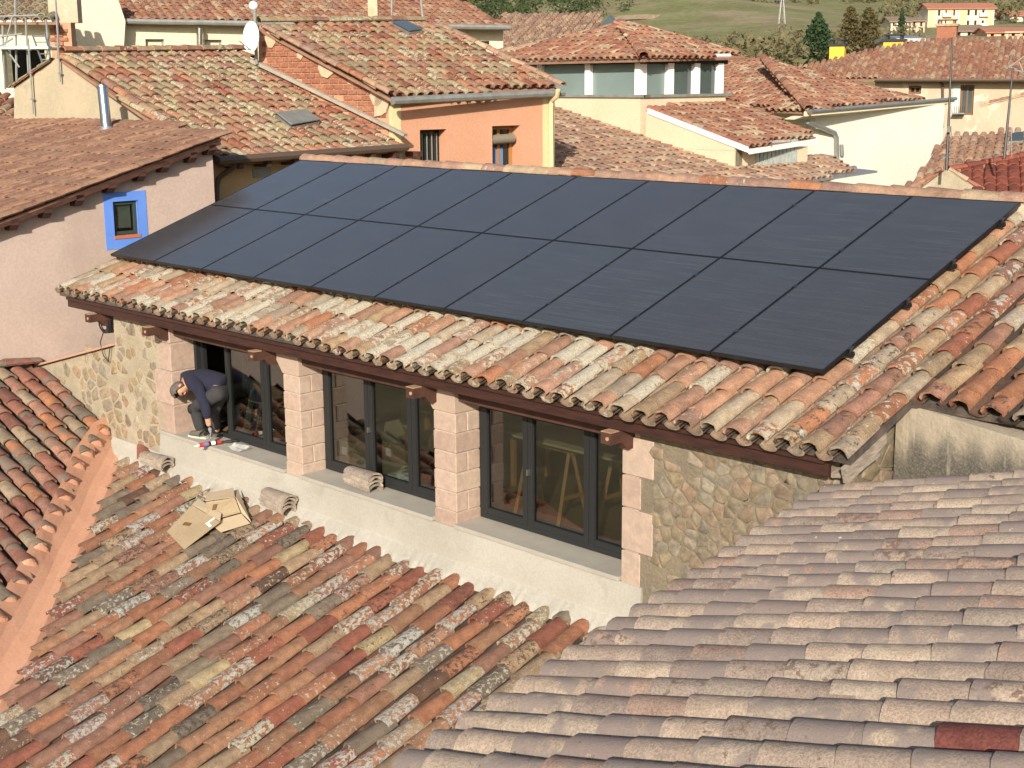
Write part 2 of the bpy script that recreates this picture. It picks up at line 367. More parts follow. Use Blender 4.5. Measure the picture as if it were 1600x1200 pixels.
# ------------------------------------------------------------------ curved roof tiles
def tile_template(L, w0, w1, h0, h1, n, t, concave=False, seed=0, jit=.004):
    rg = random.Random(seed); vs_ = []; fs = []
    def arc(w, h, y, jy):
        out = []
        for k in range(n + 1):
            a = -math.pi / 2 + math.pi * k / n
            x = w * math.sin(a); z = h * math.cos(a) ** .85 if math.cos(a) > 1e-6 else 0
            out.append((x, y + rg.uniform(-jy, jy), (h - z) if concave else z))
        return out
    lo, hi = arc(w0, h0, 0, jit * 1.6), arc(w1, h1, L, 0)
    s = -1 if not concave else 1
    def thick(a, w, h):
        out = []
        for (x, y, z) in a:
            if concave: out.append((x * (1 + t / w), y, z - t if True else z))
            else: out.append((x * (1 - t / w), y, z - t))
        return out
    lo2, hi2 = thick(lo, w0, h0), thick(hi, w1, h1)
    def grid(a, b, flip):
        s0 = len(vs_); vs_.extend(a); vs_.extend(b); m = len(a)
        for k in range(m - 1):
            q = (s0 + k, s0 + k + 1, s0 + m + k + 1, s0 + m + k)
            fs.append(q[::-1] if flip else q)
    grid(lo, hi, False); grid(lo2, hi2, True); grid(lo2, lo, False)
    return np.array(vs_, float), fs
TPL = {}
def templates(key, scale=1.0):
    k = (key, round(scale, 3))
    if k in TPL: return TPL[k]
    out = []
    for i in range(5):
        rg = random.Random(i * 7 + 3); q = lambda a: a * rg.uniform(.955, 1.045) * scale
        if key == 'near': c = tile_template(.47 * scale, q(.096), q(.076), q(.072), q(.048), 8, .018 * scale, seed=i, jit=.007)
        elif key == 'wide': c = tile_template(.47 * scale, q(.106), q(.085), q(.080), q(.052), 8, .018 * scale, seed=i, jit=.007)
        elif key == 'tube': c = tile_template(.44 * scale, q(.115), q(.104), q(.112), q(.100), 8, .014 * scale, seed=i, jit=.004)
        elif key == 'chan_narrow': c = tile_template(.47 * scale, q(.066), q(.090), q(.046), q(.052), 6, .017 * scale, True, seed=i)
        elif key == 'far': c = tile_template(.46 * scale, q(.110), q(.084), q(.084), q(.056), 5, .020 * scale, seed=i)
        elif key == 'chan': c = tile_template(.47 * scale, q(.084), q(.100), q(.050), q(.058), 6, .013 * scale, True, seed=i)
        elif key == 'flat': c = tile_template(.42 * scale, q(.112), q(.106), q(.066), q(.042), 6, .024 * scale, seed=i, jit=.002)
        out.append(c)
    TPL[k] = out
    return out
TMESH = {}
def tile_mesh(key, scale, i, m):
    k = (key, round(scale, 3), i, m.name)
    if k not in TMESH:
        vv, ff = templates(key, scale)[i]
        me = bpy.data.meshes.new('tile'); me.from_pydata(vv.tolist(), [], ff); me.materials.append(m)
        me.polygons.foreach_set('use_smooth', [True] * len(me.polygons))
        TMESH[k] = me
    return TMESH[k]
def field_mesh(name, insts, m, keymap):
    """many tiles joined into one mesh: insts = [(key, scale, variant, Matrix)]"""
    VV, LV, LS = [], [], []; RN = []; base = 0
    for key, scale, i, M in insts:
        vv, ff = templates(key, scale)[i]
        A = np.array(M)
        VV.append(vv @ A[:3, :3].T + A[:3, 3]); fa = np.array(ff) + base; LV.append(fa.ravel()); LS.append(np.full(len(ff), 4)); base += len(vv)
        RN.append(np.full(len(vv), random.random()))
    VV = np.concatenate(VV); LV = np.concatenate(LV); LS = np.concatenate(LS); RN = np.concatenate(RN)
    me = bpy.data.meshes.new(name); me.vertices.add(len(VV)); me.vertices.foreach_set('co', VV.ravel())
    me.loops.add(len(LV)); me.loops.foreach_set('vertex_index', LV.astype(np.int32))
    me.polygons.add(len(LS)); me.polygons.foreach_set('loop_start', (np.cumsum(LS) - LS).astype(np.int32)); me.polygons.foreach_set('use_smooth', np.ones(len(LS), bool))
    a = me.attributes.new('rnd', 'FLOAT', 'POINT'); a.data.foreach_set('value', RN)
    me.materials.append(m); me.update(); me.validate()
    return me
def inside(x, y, P):
    r = False; j = len(P) - 1
    for i in range(len(P)):
        if (P[i][1] > y) != (P[j][1] > y) and x < (P[j][0] - P[i][0]) * (y - P[i][1]) / (P[j][1] - P[i][1]) + P[i][0]: r = not r
        j = i
    return r
class Slope:
    """a roof plane through O (at tile crests): ex along the courses, ey up the slope"""
    def __init__(s, O, up, deg):
        s.O = V(O); u = V((up[0], up[1], 0)).normalized(); a = R(deg)
        s.ey = u * math.cos(a) + UP * math.sin(a); s.ez = (UP * math.cos(a) - u * math.sin(a)); s.ex = s.ey.cross(s.ez)
    def px(s, u, v, off=0): return on(u, v, s.O + s.ez * off, s.ez)
    def ab(s, p): q = V(p) - s.O; return q.dot(s.ex), q.dot(s.ey)
    def pt(s, a, b, c=0): return s.O + s.ex * a + s.ey * b + s.ez * c
    def mat4(s, a, b, c, yaw=0, roll=0, pitch=0):
        B = Matrix(((s.ex.x, s.ey.x, s.ez.x, 0), (s.ex.y, s.ey.y, s.ez.y, 0), (s.ex.z, s.ey.z, s.ez.z, 0), (0, 0, 0, 1)))
        B = B @ Matrix.Rotation(yaw, 4, 'Z') @ Matrix.Rotation(roll, 4, 'Y') @ Matrix.Rotation(pitch, 4, 'X')
        B.translation = s.pt(a, b, c); return B
def lay_tiles(roof, sl, poly, mats, pitch=.247, expo=.37, key='near', scale=1.0, maxobj=300, a0=None, b0=None, chan=True, jit=1.0, bfun=None, skip=None, lift=0, deck=M_deck, deckpoly=None, seed=1, thick=.10, drop=.12, align=False, first=None, cmat=None, ckey='chan', tilt=-2.3):
    """cover tiles as parts of the roof, the largest in view one by one; the rest and the channel tiles below joined"""
    rg = random.Random(seed)
    P = [sl.ab(p) for p in poly]
    amin, amax = min(p[0] for p in P), max(p[0] for p in P); bmin, bmax = min(p[1] for p in P), max(p[1] for p in P)
    a0 = amin + pitch * .5 if a0 is None else a0; b0 = bmin if b0 is None else b0
    drop = drop * scale
    covers = []; rest = []; chans = []
    i0 = math.floor((amin - a0) / pitch) - 1
    for i in range(i0, i0 + int((amax - amin) / pitch) + 4):
        a = a0 + i * pitch; cj = rg.uniform(-.012, .012) * jit; ph = rg.uniform(-.10, .10) * jit * expo
        bs = b0
        if align:                                 # each column starts at the slanting lower edge
            bs = bmin - .05
            while bs < bmax and not inside(a, bs, P): bs += .02
            bs -= rg.uniform(-.01, .05)
        for j in range(int((bmax - bs) / expo) + 2):
            b = bs + j * expo - (expo - first if first and j else 0) + (bfun(a) if bfun else 0) + (ph if j else 0)
            if not inside(a, b + expo * .45, P): continue
            if skip and skip(a, b): continue
            M = sl.mat4(a + cj + rg.uniform(-.006, .006) * jit, b + rg.uniform(-.018, .018) * jit, -drop + .056 * scale + rg.uniform(-.004, .006) * jit + lift, R(rg.gauss(0, 1.3) * jit), R(rg.gauss(0, 2.0) * jit), R(tilt + rg.gauss(0, .6) * jit))
            u, v, d = proj(sl.pt(a, b + expo / 2)); vis = -10 < u < 1610 and -10 < v < 1210
            covers.append((0 if vis else 1, d, (key, scale, rg.randrange(5), M)))
        if chan:
            for j in range(int((bmax - b0) / expo) + 2):
                b = b0 + j * expo + (bfun(a) if bfun else 0) - (.015 if j == 0 else 0)
                if not inside(a + pitch / 2, b + expo * .45, P): continue
                if skip and skip(a, b): continue
                M = sl.mat4(a + pitch / 2, b + rg.uniform(-.02, .02), -drop + .006 * scale, R(rg.gauss(0, 1)), 0, R(-1.0))
                chans.append((ckey, scale, rg.randrange(5), M))
    covers.sort(key=lambda c: (c[0], c[1]))
    for k, (hid, d, (ky, s_, i, M)) in enumerate(covers):
        if k < maxobj and not hid: obj('tile', tile_mesh(ky, s_, i, mats[0]), roof, M)
        else: rest.append((ky, s_, i, M))
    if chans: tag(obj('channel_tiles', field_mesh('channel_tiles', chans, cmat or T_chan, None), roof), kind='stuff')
    if rest: tag(obj('tile_field', field_mesh('tile_field', rest, mats[1], None), roof), kind='stuff')
    return len(covers)
def deck_mesh(name, sl, poly, mat_, parent, drop=.13, thick=.1):
    pts = [sl.pt(*sl.ab(p), -drop - thick) for p in poly]
    return MB().prism(pts, sl.ez * thick).make(name, mat_, parent)
def ridge_tiles(parent, p0, p1, mats, name='ridge_tile', pitch=.40, scale=1.25, key='near', maxn=200):
    p0, p1 = V(p0), V(p1); d = (p1 - p0); n = max(1, int(d.length / pitch)); d.normalize()
    z = UP - d * d.z; z.normalize(); x = d.cross(z)
    for k in range(n):
        q = p0 + d * (k * pitch); B = Matrix(((x.x, d.x, z.x, q.x), (x.y, d.y, z.y, q.y), (x.z, d.z, z.z, q.z), (0, 0, 0, 1)))
        B = B @ Matrix.Rotation(R(random.gauss(0, 1.2)), 4, 'Z') @ Matrix.Rotation(R(random.gauss(0, 2)), 4, 'Y')
        obj(name, tile_mesh(key, scale, random.randrange(5), mats[0]), parent, B)

# ------------------------------------------------------------------ rubble, blocks, bricks
BOXM = {}
def bevel_box(dx, dy, dz, bv, m, name='block', jit=0):
    k = (round(dx, 3), round(dy, 3), round(dz, 3), bv, m.name)
    if k in BOXM: return BOXM[k]
    bm = bmesh.new(); bmesh.ops.create_cube(bm, size=1)
    bmesh.ops.scale(bm, vec=(dx, dy, dz), verts=bm.verts)
    bmesh.ops.bevel(bm, geom=bm.edges[:], offset=bv, segments=1, affect='EDGES', clamp_overlap=True)
    me = bpy.data.meshes.new(name); bm.to_mesh(me); bm.free(); me.materials.append(m); BOXM[k] = me
    return me
def frame_mat(o, x, y, z):
    return Matrix(((x.x, y.x, z.x, o.x), (x.y, y.y, z.y, o.y), (x.z, y.z, z.z, o.z), (0, 0, 0, 1)))
def clip_half(P, px, py, nx, ny):
    out = []
    for i in range(len(P)):
        a, b = P[i], P[(i + 1) % len(P)]
        da, db = (a[0] - px) * nx + (a[1] - py) * ny, (b[0] - px) * nx + (b[1] - py) * ny
        if da <= 0: out.append(a)
        if da * db < 0:
            t = da / (da - db); out.append((a[0] + (b[0] - a[0]) * t, a[1] + (b[1] - a[1]) * t))
    return out
def rubble(parent, O, ux, uz, n, poly, cell=.16, seed=1, m=None, fill=.9, prot=.022, flat=1.5, name='stone', tight=0):
    """fitted rubble stones on a wall face; poly in (along, up) coordinates"""
    rg = random.Random(seed); O, ux, uz, n = V(O), V(ux), V(uz), V(n)
    x0, x1 = min(p[0] for p in poly), max(p[0] for p in poly); z0, z1 = min(p[1] for p in poly), max(p[1] for p in poly)
    pts = []; h = cell / flat; j = 0; z = z0 - h
    while z < z1 + h:
        x = x0 - cell + (cell * .5 if j % 2 else 0) + rg.uniform(-.3, .3) * cell
        while x < x1 + cell:
            w = cell * rg.choice((.45, .6, .8, 1, 1.3, 1.9)); pts.append((x + w / 2 + rg.uniform(-.2, .2) * w, z + rg.uniform(-.38, .38) * h)); x += w
        z += h * rg.uniform(.8, 1.15); j += 1
    cnt = 0
    for i, p in enumerate(pts):
        if not inside(p[0], p[1], poly) or rg.random() > fill: continue
        P = [(p[0] - cell * 1.3, p[1] - h * 1.2), (p[0] + cell * 1.3, p[1] - h * 1.2), (p[0] + cell * 1.3, p[1] + h * 1.2), (p[0] - cell * 1.3, p[1] + h * 1.2)]
        for k, q in enumerate(pts):
            if k == i: continue
            dx, dy = q[0] - p[0], q[1] - p[1]
            if abs(dx) > cell * 2.8 or abs(dy) > cell * 2.8: continue
            L = math.hypot(dx, dy)
            if L < 1e-4: continue
            P = clip_half(P, p[0] + dx / 2, p[1] + dy / 2, dx / L, dy / L)
            if len(P) < 3: break
        if len(P) < 3: continue
        cx, cy = sum(a for a, b in P) / len(P), sum(b for a, b in P) / len(P)
        sh = rg.uniform(.84, .97) if tight else rg.uniform(.76, .95)
        P = [(cx + (a - cx) * sh, cy + (b - cy) * sh) for a, b in P]
        Q = []
        for k in range(len(P)):
            a, b = P[k], P[(k + 1) % len(P)]
            Q += [(a[0] * .88 + b[0] * .12, a[1] * .88 + b[1] * .12), (a[0] * .12 + b[0] * .88, a[1] * .12 + b[1] * .88)]
        Q = [(a + rg.uniform(-.009, .009), b + rg.uniform(-.007, .007)) for a, b in Q]
        pr = prot * rg.uniform(.45, 1.25); tx, ty = rg.uniform(-.07, .07), rg.uniform(-.07, .07)
        m_ = len(Q); vv = []; c0 = O + ux * cx + uz * cy
        for (a, b) in Q: vv.append(V((a - cx, b - cy, -.012)))
        for (a, b) in Q: vv.append(V(((a - cx) * .93, (b - cy) * .93, pr * .62)))
        for (a, b) in Q: vv.append(V(((a - cx) * .82, (b - cy) * .82, pr + (a - cx) * tx + (b - cy) * ty)))
        ff = []
        for r_ in (0, 1):
            for k in range(m_): ff.append((r_ * m_ + k, r_ * m_ + (k + 1) % m_, (r_ + 1) * m_ + (k + 1) % m_, (r_ + 1) * m_ + k))
        ff.append(tuple(range(2 * m_, 3 * m_)))
        me = bpy.data.meshes.new(name); me.from_pydata(vv, [], ff); me.materials.append(m or M_stone)
        me.polygons.foreach_set('use_smooth', [True] * len(me.polygons))
        obj(name, me, parent, frame_mat(c0, ux, uz, n)); cnt += 1
    return cnt

# ------------------------------------------------------------------ the house with the solar panels
Y0 = -.5; YF = -.15; ZS = -2.06; X0, X1 = .9, 12.0
EX, EY, EZ = V((1, 0, 0)), V((0, 1, 0)), V((0, 0, 1))
SL = Slope((0, 0, 0), (0, 1, 0), 19.21)                   # plane of the panels
SM = Slope(SL.ez * -.105, (0, 1, 0), 19.21)               # plane of the tile crests
house = thing('stone_house', (6, 2, -6.0), 'stone house with black framed windows and solar panels on its tiled roof', 'house')
wb = MB()
wb.span((X0, Y0, -6), (X1, -.08, -2.105))
wb.span((X0, Y0, -2.105), (2.03, -.08, -.44))
wall = wb.make('wall', M_rubble_mortar, house)
M_rubble_shaded = mat('shaded_rubble_mortar', (.24, .195, .135), (.175, .145, .105), 4, .95, bump=.9, bscale=28, fine=45)  # mortar of the right wall, darkened to carry its shade
wall_r = MB().span((10.0, Y0 - .003, -6), (X1 + .003, -.08, -.44)).span((X1 - .3, -.08, -6), (X1 + .003, .3, -.40)).make('wall', M_rubble_shaded, house)
zr = lambda y: SM.pt(0, 0).z + (y - SM.pt(0, 0).y) * math.tan(R(19.21))
# side and back walls carry the roof
wside = MB()
for x in (X0, X1 - .35):
    wside.prism([(x, -.08, -6), (x, 7.2, -6), (x, 7.2, .0), (x, 3.4, .92), (x, -.08, -.42)], (.35, 0, 0))
wside.span((X0, 7.2, -6), (X1, 7.5, .0)); wside.make('side_wall', M_stucco, house)
stone_holder = wall
rubble(wall, (0, Y0, 0), EX, EZ, -EY, [(.93, -2.55), (2.0, -2.45), (2.02, -.62), (.93, -.62)], .20, 3, fill=.62, prot=.007, flat=1.4)
rubble(wall_r, (0, Y0 - .003, 0), EX, EZ, -EY, [(10.18, -2.62), (12.0, -2.2), (12.0, -.6), (10.16, -.6)], .175, 5, fill=.9, prot=.008, tight=1, flat=1.9, m=M_stone_shaded)
rubble(wall_r, (X1 + .003, 0, 0), EY, EZ, EX, [(-.5, -1.6), (.25, -1.6), (.25, -.3), (-.5, -.6)], .20, 8, fill=1, prot=.02, tight=1, m=M_stone_shaded)
ap = MB(); zt, zb = -2.105, -2.62
ap.hexa([(1.95, Y0 - .07, zb), (10.05, Y0 - .07, zb), (10.05, Y0 + .02, zb), (1.95, Y0 + .02, zb), (1.95, Y0 - .018, zt), (10.05, Y0 - .018, zt), (10.05, Y0 + .02, zt), (1.95, Y0 + .02, zt)])
ap.make('plaster_apron', M_plaster, house)
# fillet of mortar where the lower roof meets the wall, wavy
fl = MB(); nf_ = 200; rg = random.Random(4)
row = []
for i in range(nf_ + 1):
    x = .7 + (10.2 - .7) * i / nf_; w = rg.uniform(-.015, .015)
    row.append((V((x, Y0 - .02, -2.38)), V((x, Y0 - .06, -2.45 + w * .2)), V((x, Y0 - .15 + w, -2.535 + w * .3)), V((x, Y0 - .20 + w, -2.60))))
for i in range(nf_):
    for k in range(3): fl.poly([row[i][k + 1], row[i + 1][k + 1], row[i + 1][k], row[i][k]])
fl.make('mortar_fillet', M_plaster, house, smooth=True)
# lintel, soffit, roof
MB().span((2.0, Y0 + .05, -.80), (10.0, -.02, -.46)).make('lintel', M_beam, house)
E0 = -1.03
soff = MB().prism([SM.pt(-.12, 0, -.24) + SM.ey * -.72, SM.pt(12.12, 0, -.24) + SM.ey * -.72, SM.pt(12.12, 3.5, -.24), SM.pt(-.12, 3.5, -.24)], SM.ez * .06)
soff.make('soffit', M_beam, house)
rz = SM.pt(0, 3.62)
roofpoly = [SM.pt(-.22, -.80), SM.pt(12.2, -.80), SM.pt(12.2, .1), SM.pt(16.2, .1), SM.pt(16.2, 3.6), SM.pt(-.22, 3.6)]
roof = deck_mesh('roof', SM, roofpoly, M_deck, house, drop=.125, thick=.05)
back = MB(); b0 = SM.pt(-.2, 3.6, -.18); b1 = SM.pt(16.2, 3.6, -.18)
back.prism([b0, b1, b1 + V((0, 4.2, -1.45)), b0 + V((0, 4.2, -1.45))], (0, 0, -.08)); back.make('rear_roof', M_deck, house)
def eave_off(a): return -.075 * min(1, max(0, (a - 4.8) / 2.2)) + .012 * math.sin(a * 1.7)
def under_panels(a, b): return .55 < a < 11.0 and .45 < b < 3.7
lay_tiles(roof, SM, [SM.pt(-.24, -1.25), SM.pt(11.52, -1.25), SM.pt(11.52, 3.55), SM.pt(-.24, 3.55)], T_main, pitch=.24, expo=.365, b0=-.80, a0=-.1, bfun=eave_off, skip=under_panels, maxobj=260, seed=2, first=.19, cmat=T_chan_pale, ckey='chan_narrow')
lay_tiles(roof, SM, [SM.pt(11.53, -1.25), SM.pt(12.2, -1.25), SM.pt(12.2, 3.5), SM.pt(11.53, 3.5)], T_right, pitch=.24, expo=.355, b0=-.87, a0=-.1, maxobj=60, seed=12, first=.19, cmat=T_chan_pale, ckey='chan_narrow')
lay_tiles(roof, SM, [SM.pt(12.21, .05), SM.pt(15.6, -.25), SM.pt(15.6, 3.5), SM.pt(12.21, 3.5)], T_right, pitch=.265, expo=.355, b0=.12, a0=12.38, maxobj=120, seed=13, first=.17, ckey='chan_narrow', bfun=lambda a: -.10 * (a - 12.2))
ridge_tiles(roof, SM.pt(-.1, 3.64, .045), SM.pt(16.0, 3.64, .045), T_ridge, pitch=.405, scale=1.28)
MB().prism([SM.pt(-.1, 3.48, -.09), SM.pt(16, 3.48, -.09), SM.pt(16, 3.56, .075), SM.pt(-.1, 3.56, .075)], (0, .2, 0)).make('ridge_mortar', M_mortar_pale, house)
# fascia board and rafters
MB().box((6.02, -.665, -.600), (12.0, .035, .100)).make('fascia', M_fascia, house)
MB().box((6.02, -.695, -.530), (11.95, .045, .035)).make('fascia_batten', M_fascia, house)
for (u, v) in ((222, 512), (388, 548), (636, 600), (943, 668), (132, 484)):
    px_ = ony(u, v, -.84).x
    r_ = MB().box((px_, -.58, -.710), (.115, .46, .105)).make('rafter', M_beam, house)
    MB().box((px_, -.755, -.654), (.117, .11, .008)).make('sunlit_rafter_top', M_beam_sunlit, r_)  # pale cap paints the sunlit top of the brown rafter
    MB().tube([(px_ + .02, -.818, -.71), (px_ + .02, -.808, -.71)], .018, 10).make('bolt', M_beam_sunlit, r_)
    MB().prism([(px_ - .055, -.66, -.764), (px_ - .055, -.42, -.764), (px_ - .055, -.42, -.84), (px_ - .055, -.58, -.84)], (.11, 0, 0)).make('corbel', M_beam, r_)
# weathered board and broken timber under the right verge
vb = MB(); e0, e1 = SM.pt(12.13, -.84, -.19), SM.pt(12.13, -.25, -.19)
vb.prism([e0, e1, e1 + V((0, 0, -.10)), e0 + V((0, .05, -.13))], (.05, 0, 0)); vb.make('verge_board', M_oldwood, house)
MB().prism([SM.pt(12.0, -.80, -.33), SM.pt(12.16, -.76, -.33), SM.pt(12.16, -.36, -.36), SM.pt(12.0, -.42, -.36)], SM.ez * .035).make('verge_plank', M_oldwood, house)

# pillars and quoins of sandstone blocks
def pillar(x0, x1, cap=True):
    p = MB().span((x0 + .012, Y0 + .012, -2.2), (x1 - .012, YF - .02, -.72)).make('pillar', M_joint, house)
    z = -2.17; k = 0; w = x1 - x0; dp = YF - Y0 - .01
    while z < -.93:
        h = .205 if k else .215
        if k % 2:
            for (ya, yb) in ((0, dp * .48), (dp * .48, dp)):
                me = bevel_box(w, yb - ya - .008, h - .010, .008, M_block); obj('block', me, p, Matrix.Translation(((x0 + x1) / 2, Y0 + (ya + yb) / 2, z + h / 2)))
        else:
            me = bevel_box(w + .004, dp, h - .010, .008, M_block); obj('block', me, p, Matrix.Translation(((x0 + x1) / 2, Y0 + dp / 2, z + h / 2)))
        z += h; k += 1
    if cap:
        MB().prism([(x0, Y0 - .004, z + .005), (x1, Y0 - .004, z + .005), (x1, Y0 - .004, -.70), (x0 - .15, Y0 - .004, -.70), (x0 - .13, Y0 - .004, z + .17)], (0, dp, 0)).make('capital', M_pink_stone2, p, bevel=.006)
    return p
pillar(4.69, 5.0); pillar(7.27, 7.6)
ql = MB().span((2.04, Y0 + .01, -2.2), (2.29, YF + .05, -.6)).make('quoin', M_joint, house)
z = -2.12; k = 0
for h in (.42, .44, .36, .30):
    for (xa, xb, ya, yb) in (((2.03 - .14 * (k % 2), 2.3, 0, .40),) if k % 2 == 0 else ((1.9, 2.3, 0, .20), (2.03, 2.3, .205, .40))):
        obj('block', bevel_box(xb - xa, yb - ya, h - .012, .008, M_block), ql, Matrix.Translation(((xa + xb) / 2, Y0 - .012 + (ya + yb) / 2, z + h / 2)))
    z += h; k += 1
qr = MB().span((9.83, Y0 + .01, -2.3), (9.99, YF + .02, -.6)).make('quoin', M_joint, house)
z = -2.16; k = 0
for h in (.36, .40, .30, .36):
    xb = 10.16 if k % 2 else 10.02
    obj('block', bevel_box(xb - 9.8, .36, h - .012, .008, M_block), qr, Matrix.Translation(((xb + 9.8) / 2, Y0 - .010 + .18, z + h / 2)))
    z += h; k += 1

# windows: outer frame > sash, pane, handle ; stone sills
def window(x0, x1, splits, open_first=False):
    f = MB(); z0, z1 = ZS + .005, -.78; t = .055
    f.span((x0, YF - .03, z0), (x0 + t, YF + .04, z1)).span((x1 - t, YF - .03, z0), (x1, YF + .04, z1))
    f.span((x0 + t, YF - .03, z0), (x1 - t, YF + .04, z0 + t)).span((x0 + t, YF - .03, z1 - t), (x1 - t, YF + .04, z1))
    w = f.make('window', M_frame, house, bevel=.004)
    xs = [x0 + t] + splits + [x1 - t]
    for k in range(len(xs) - 1):
        a, b = xs[k] + .004, xs[k + 1] - .004; s = MB(); q = .062; za, zb_ = z0 + t + .004, z1 - t - .004
        if open_first and k == 0:
            ya = YF + .03; L = (b - a)
            s.span((a, ya, za), (a + .055, ya + q, zb_)).span((a, ya + L - q, za), (a + .055, ya + L, zb_)).span((a + .004, ya + q, za), (a + .051, ya + L - q, za + q)).span((a + .004, ya + q, zb_ - q), (a + .051, ya + L - q, zb_))
            so = s.make('sash', M_frame, w, bevel=.003)
            MB().span((a + .02, ya + q - .01, za + q - .01), (a + .03, ya + L - q + .01, zb_ - q + .01)).make('pane', M_glass, w)
            continue
        s.span((a, YF - .045, za), (a + q, YF + .02, zb_)).span((b - q, YF - .045, za), (b, YF + .02, zb_))
        s.span((a + q, YF - .04, za), (b - q, YF + .02, za + q)).span((a + q, YF - .04, zb_ - q), (b - q, YF + .02, zb_))
        s.make('sash', M_frame, w, bevel=.003)
        MB().span((a + q - .01, YF - .015, za + q - .01), (b - q + .01, YF - .005, zb_ - q + .01)).make('pane', M_glass, w)
        if k == 1: MB().span((a + .02, YF - .085, (za + zb_) / 2 - .05), (a + .04, YF - .047, (za + zb_) / 2 + .01)).make('handle', M_alu, w)
    return w
window(2.31, 4.68, [3.03, 3.86], True)
window(5.01, 7.26, [ony(580, 650, YF).x, ony(648, 690, YF).x])
window(7.61, 9.79, [ony(829, 740, YF).x, ony(925, 760, YF).x])
for (a, b) in ((1.97, 4.69), (5.0, 7.27), (7.6, 9.80)):
    MB().span((a + .004, Y0 - .045, ZS - .042), (b - .004, YF + .02, ZS)).make('sill', M_sill, house, bevel=.005)

# the room behind the windows
MB().span((1.25, -.08, -2.6), (11.65, 6.2, -2.12)).make('floor', M_floor, house)
rm = MB().span((1.25, 6.2, -2.12), (11.65, 6.3, .2)).span((1.25, -.07, -2.12), (1.35, 6.2, -.55)).span((11.55, -.07, -2.12), (11.65, 6.2, -.55))
rm.make('inner_wall', M_room, house)
MB().span((3.3, 1.15, -2.12), (3.42, 3.2, -.3)).span((3.9, 1.9, -2.12), (4.6, 2.0, -.3)).make('partition', M_room, house)
MB().prism([(1.25, -.05, -.62), (1.25, 3.4, .55), (1.25, 6.2, .2), (1.25, 6.2, .3), (1.25, 3.4, .65), (1.25, -.05, -.52)], (10.4, 0, 0)).make('ceiling', M_ceiling, house)

# stucco wall carrying the roof on the right
sd = V((.985, -.17, 0)).normalized(); sn = V((-.17, -.985, 0)).normalized(); sp = V((12.05, .22, 0))
st = MB(); a, b = sp, sp + sd * 4.4
st.prism([V((a.x, a.y, -3)), V((b.x, b.y, -3)), V((b.x, b.y, zr(b.y) - .20)), V((a.x, a.y, zr(a.y) - .17))], sn * -.4)
def stucco_mat():
    m, nt, nd, ln, bs = nodes('streaked_stucco'); tc = N(nt, 'ShaderNodeTexCoord'); vec = tc.outputs['Object']
    n = noise(nt, vec, 2.5, 6, .6); c = mixc(nt, mrange(nt, n, .3, .7), (.34, .285, .215), (.43, .37, .285))
    sx = N(nt, 'ShaderNodeSeparateXYZ'); ln.new(vec, sx.inputs[0])
    # grey algae growing up from the roof below in tongues under each drip
    wv = math_(nt, 'SINE', math_(nt, 'MULTIPLY', sx.outputs[0], 2 * math.pi / .265)); nj = noise(nt, vec, 5, 6, .68)
    lvl = math_(nt, 'ADD', math_(nt, 'ADD', math_(nt, 'MULTIPLY', wv, .045), math_(nt, 'MULTIPLY', nj, .34)), math_(nt, 'MULTIPLY', math_(nt, 'SUBTRACT', sx.outputs[0], 12), .13))
    h = math_(nt, 'SUBTRACT', math_(nt, 'ADD', sx.outputs[2], .75), lvl)
    c = mixc(nt, math_(nt, 'MULTIPLY', mrange(nt, h, .17, -.12), mrange(nt, noise(nt, vec, 55, 3, .7), .28, .6, .6, .95)), c, (.075, .07, .06))
    ns = N(nt, 'ShaderNodeMapping'); ns.inputs['Scale'].default_value = (14, 14, 1.2); ln.new(vec, ns.inputs[0])
    c = mixc(nt, mrange(nt, noise(nt, ns.outputs[0], 1, 4, .6), .55, .75, 0, .5), c, (.58, .50, .39))
    ln.new(c, bs.inputs['Base Color']); bs.inputs['Roughness'].default_value = .95
    b_ = N(nt, 'ShaderNodeBump'); b_.inputs['Strength'].default_value = .7; b_.inputs['Distance'].default_value = .02
    ln.new(noise(nt, vec, 22, 6, .65), b_.inputs['Height']); ln.new(b_.outputs[0], bs.inputs['Normal']); return m
st.make('stucco_wall', stucco_mat(), house)

# ------------------------------------------------------------------ solar panels
PW, PH, GX, GY = 1.139, 1.729, 1.15, 1.7393
def panel_meshes():
    f = MB(); t = .009; hh = .035
    f.span((0, 0, -hh), (t, PH, 0)).span((PW - t, 0, -hh), (PW, PH, 0)).span((t, 0, -hh), (PW - t, t, 0)).span((t, PH - t, -hh), (PW - t, PH, 0))
    fm = f.mesh('frame', M_panelframe)
    gm = MB().span((t - .002, t - .002, -.012), (PW - t + .002, PH - t + .002, -.003)).mesh('glass', M_panel)
    cm = MB().box((0, 0, 0), (.030, .055, .012)).box((0, 0, -.02), (.012, .04, .04)).mesh('clamp', M_clamp)
    return fm, gm, cm
pf, pg, pc = panel_meshes()
ordn = ['leftmost', 'second from the left', 'third from the left', 'fourth from the left', 'fifth from the left', 'fifth from the right', 'fourth from the right', 'third from the right', 'second from the right', 'rightmost']
for j in (0, 1):
    for i in range(10):
        M = SL.mat4(i * GX + .0055, j * GY + .005, 0)
        t = bpy.data.objects.new('solar_panel', None); link(t, None, M)
        tag(t, 'black solar panel, %s in the %s row on the roof' % (ordn[i], ('lower', 'upper')[j]), 'solar panel', 'solar panels on the roof')
        obj('frame', pf, t, M); obj('glass', pg, t, M)
        for s in (.23, .77):
            if i < 9: obj('clamp', pc, t, SL.mat4(i * GX + GX, j * GY + PH * s, .004))
            else: obj('clamp', pc, t, SL.mat4(i * GX + PW + .02, j * GY + PH * s, .002))
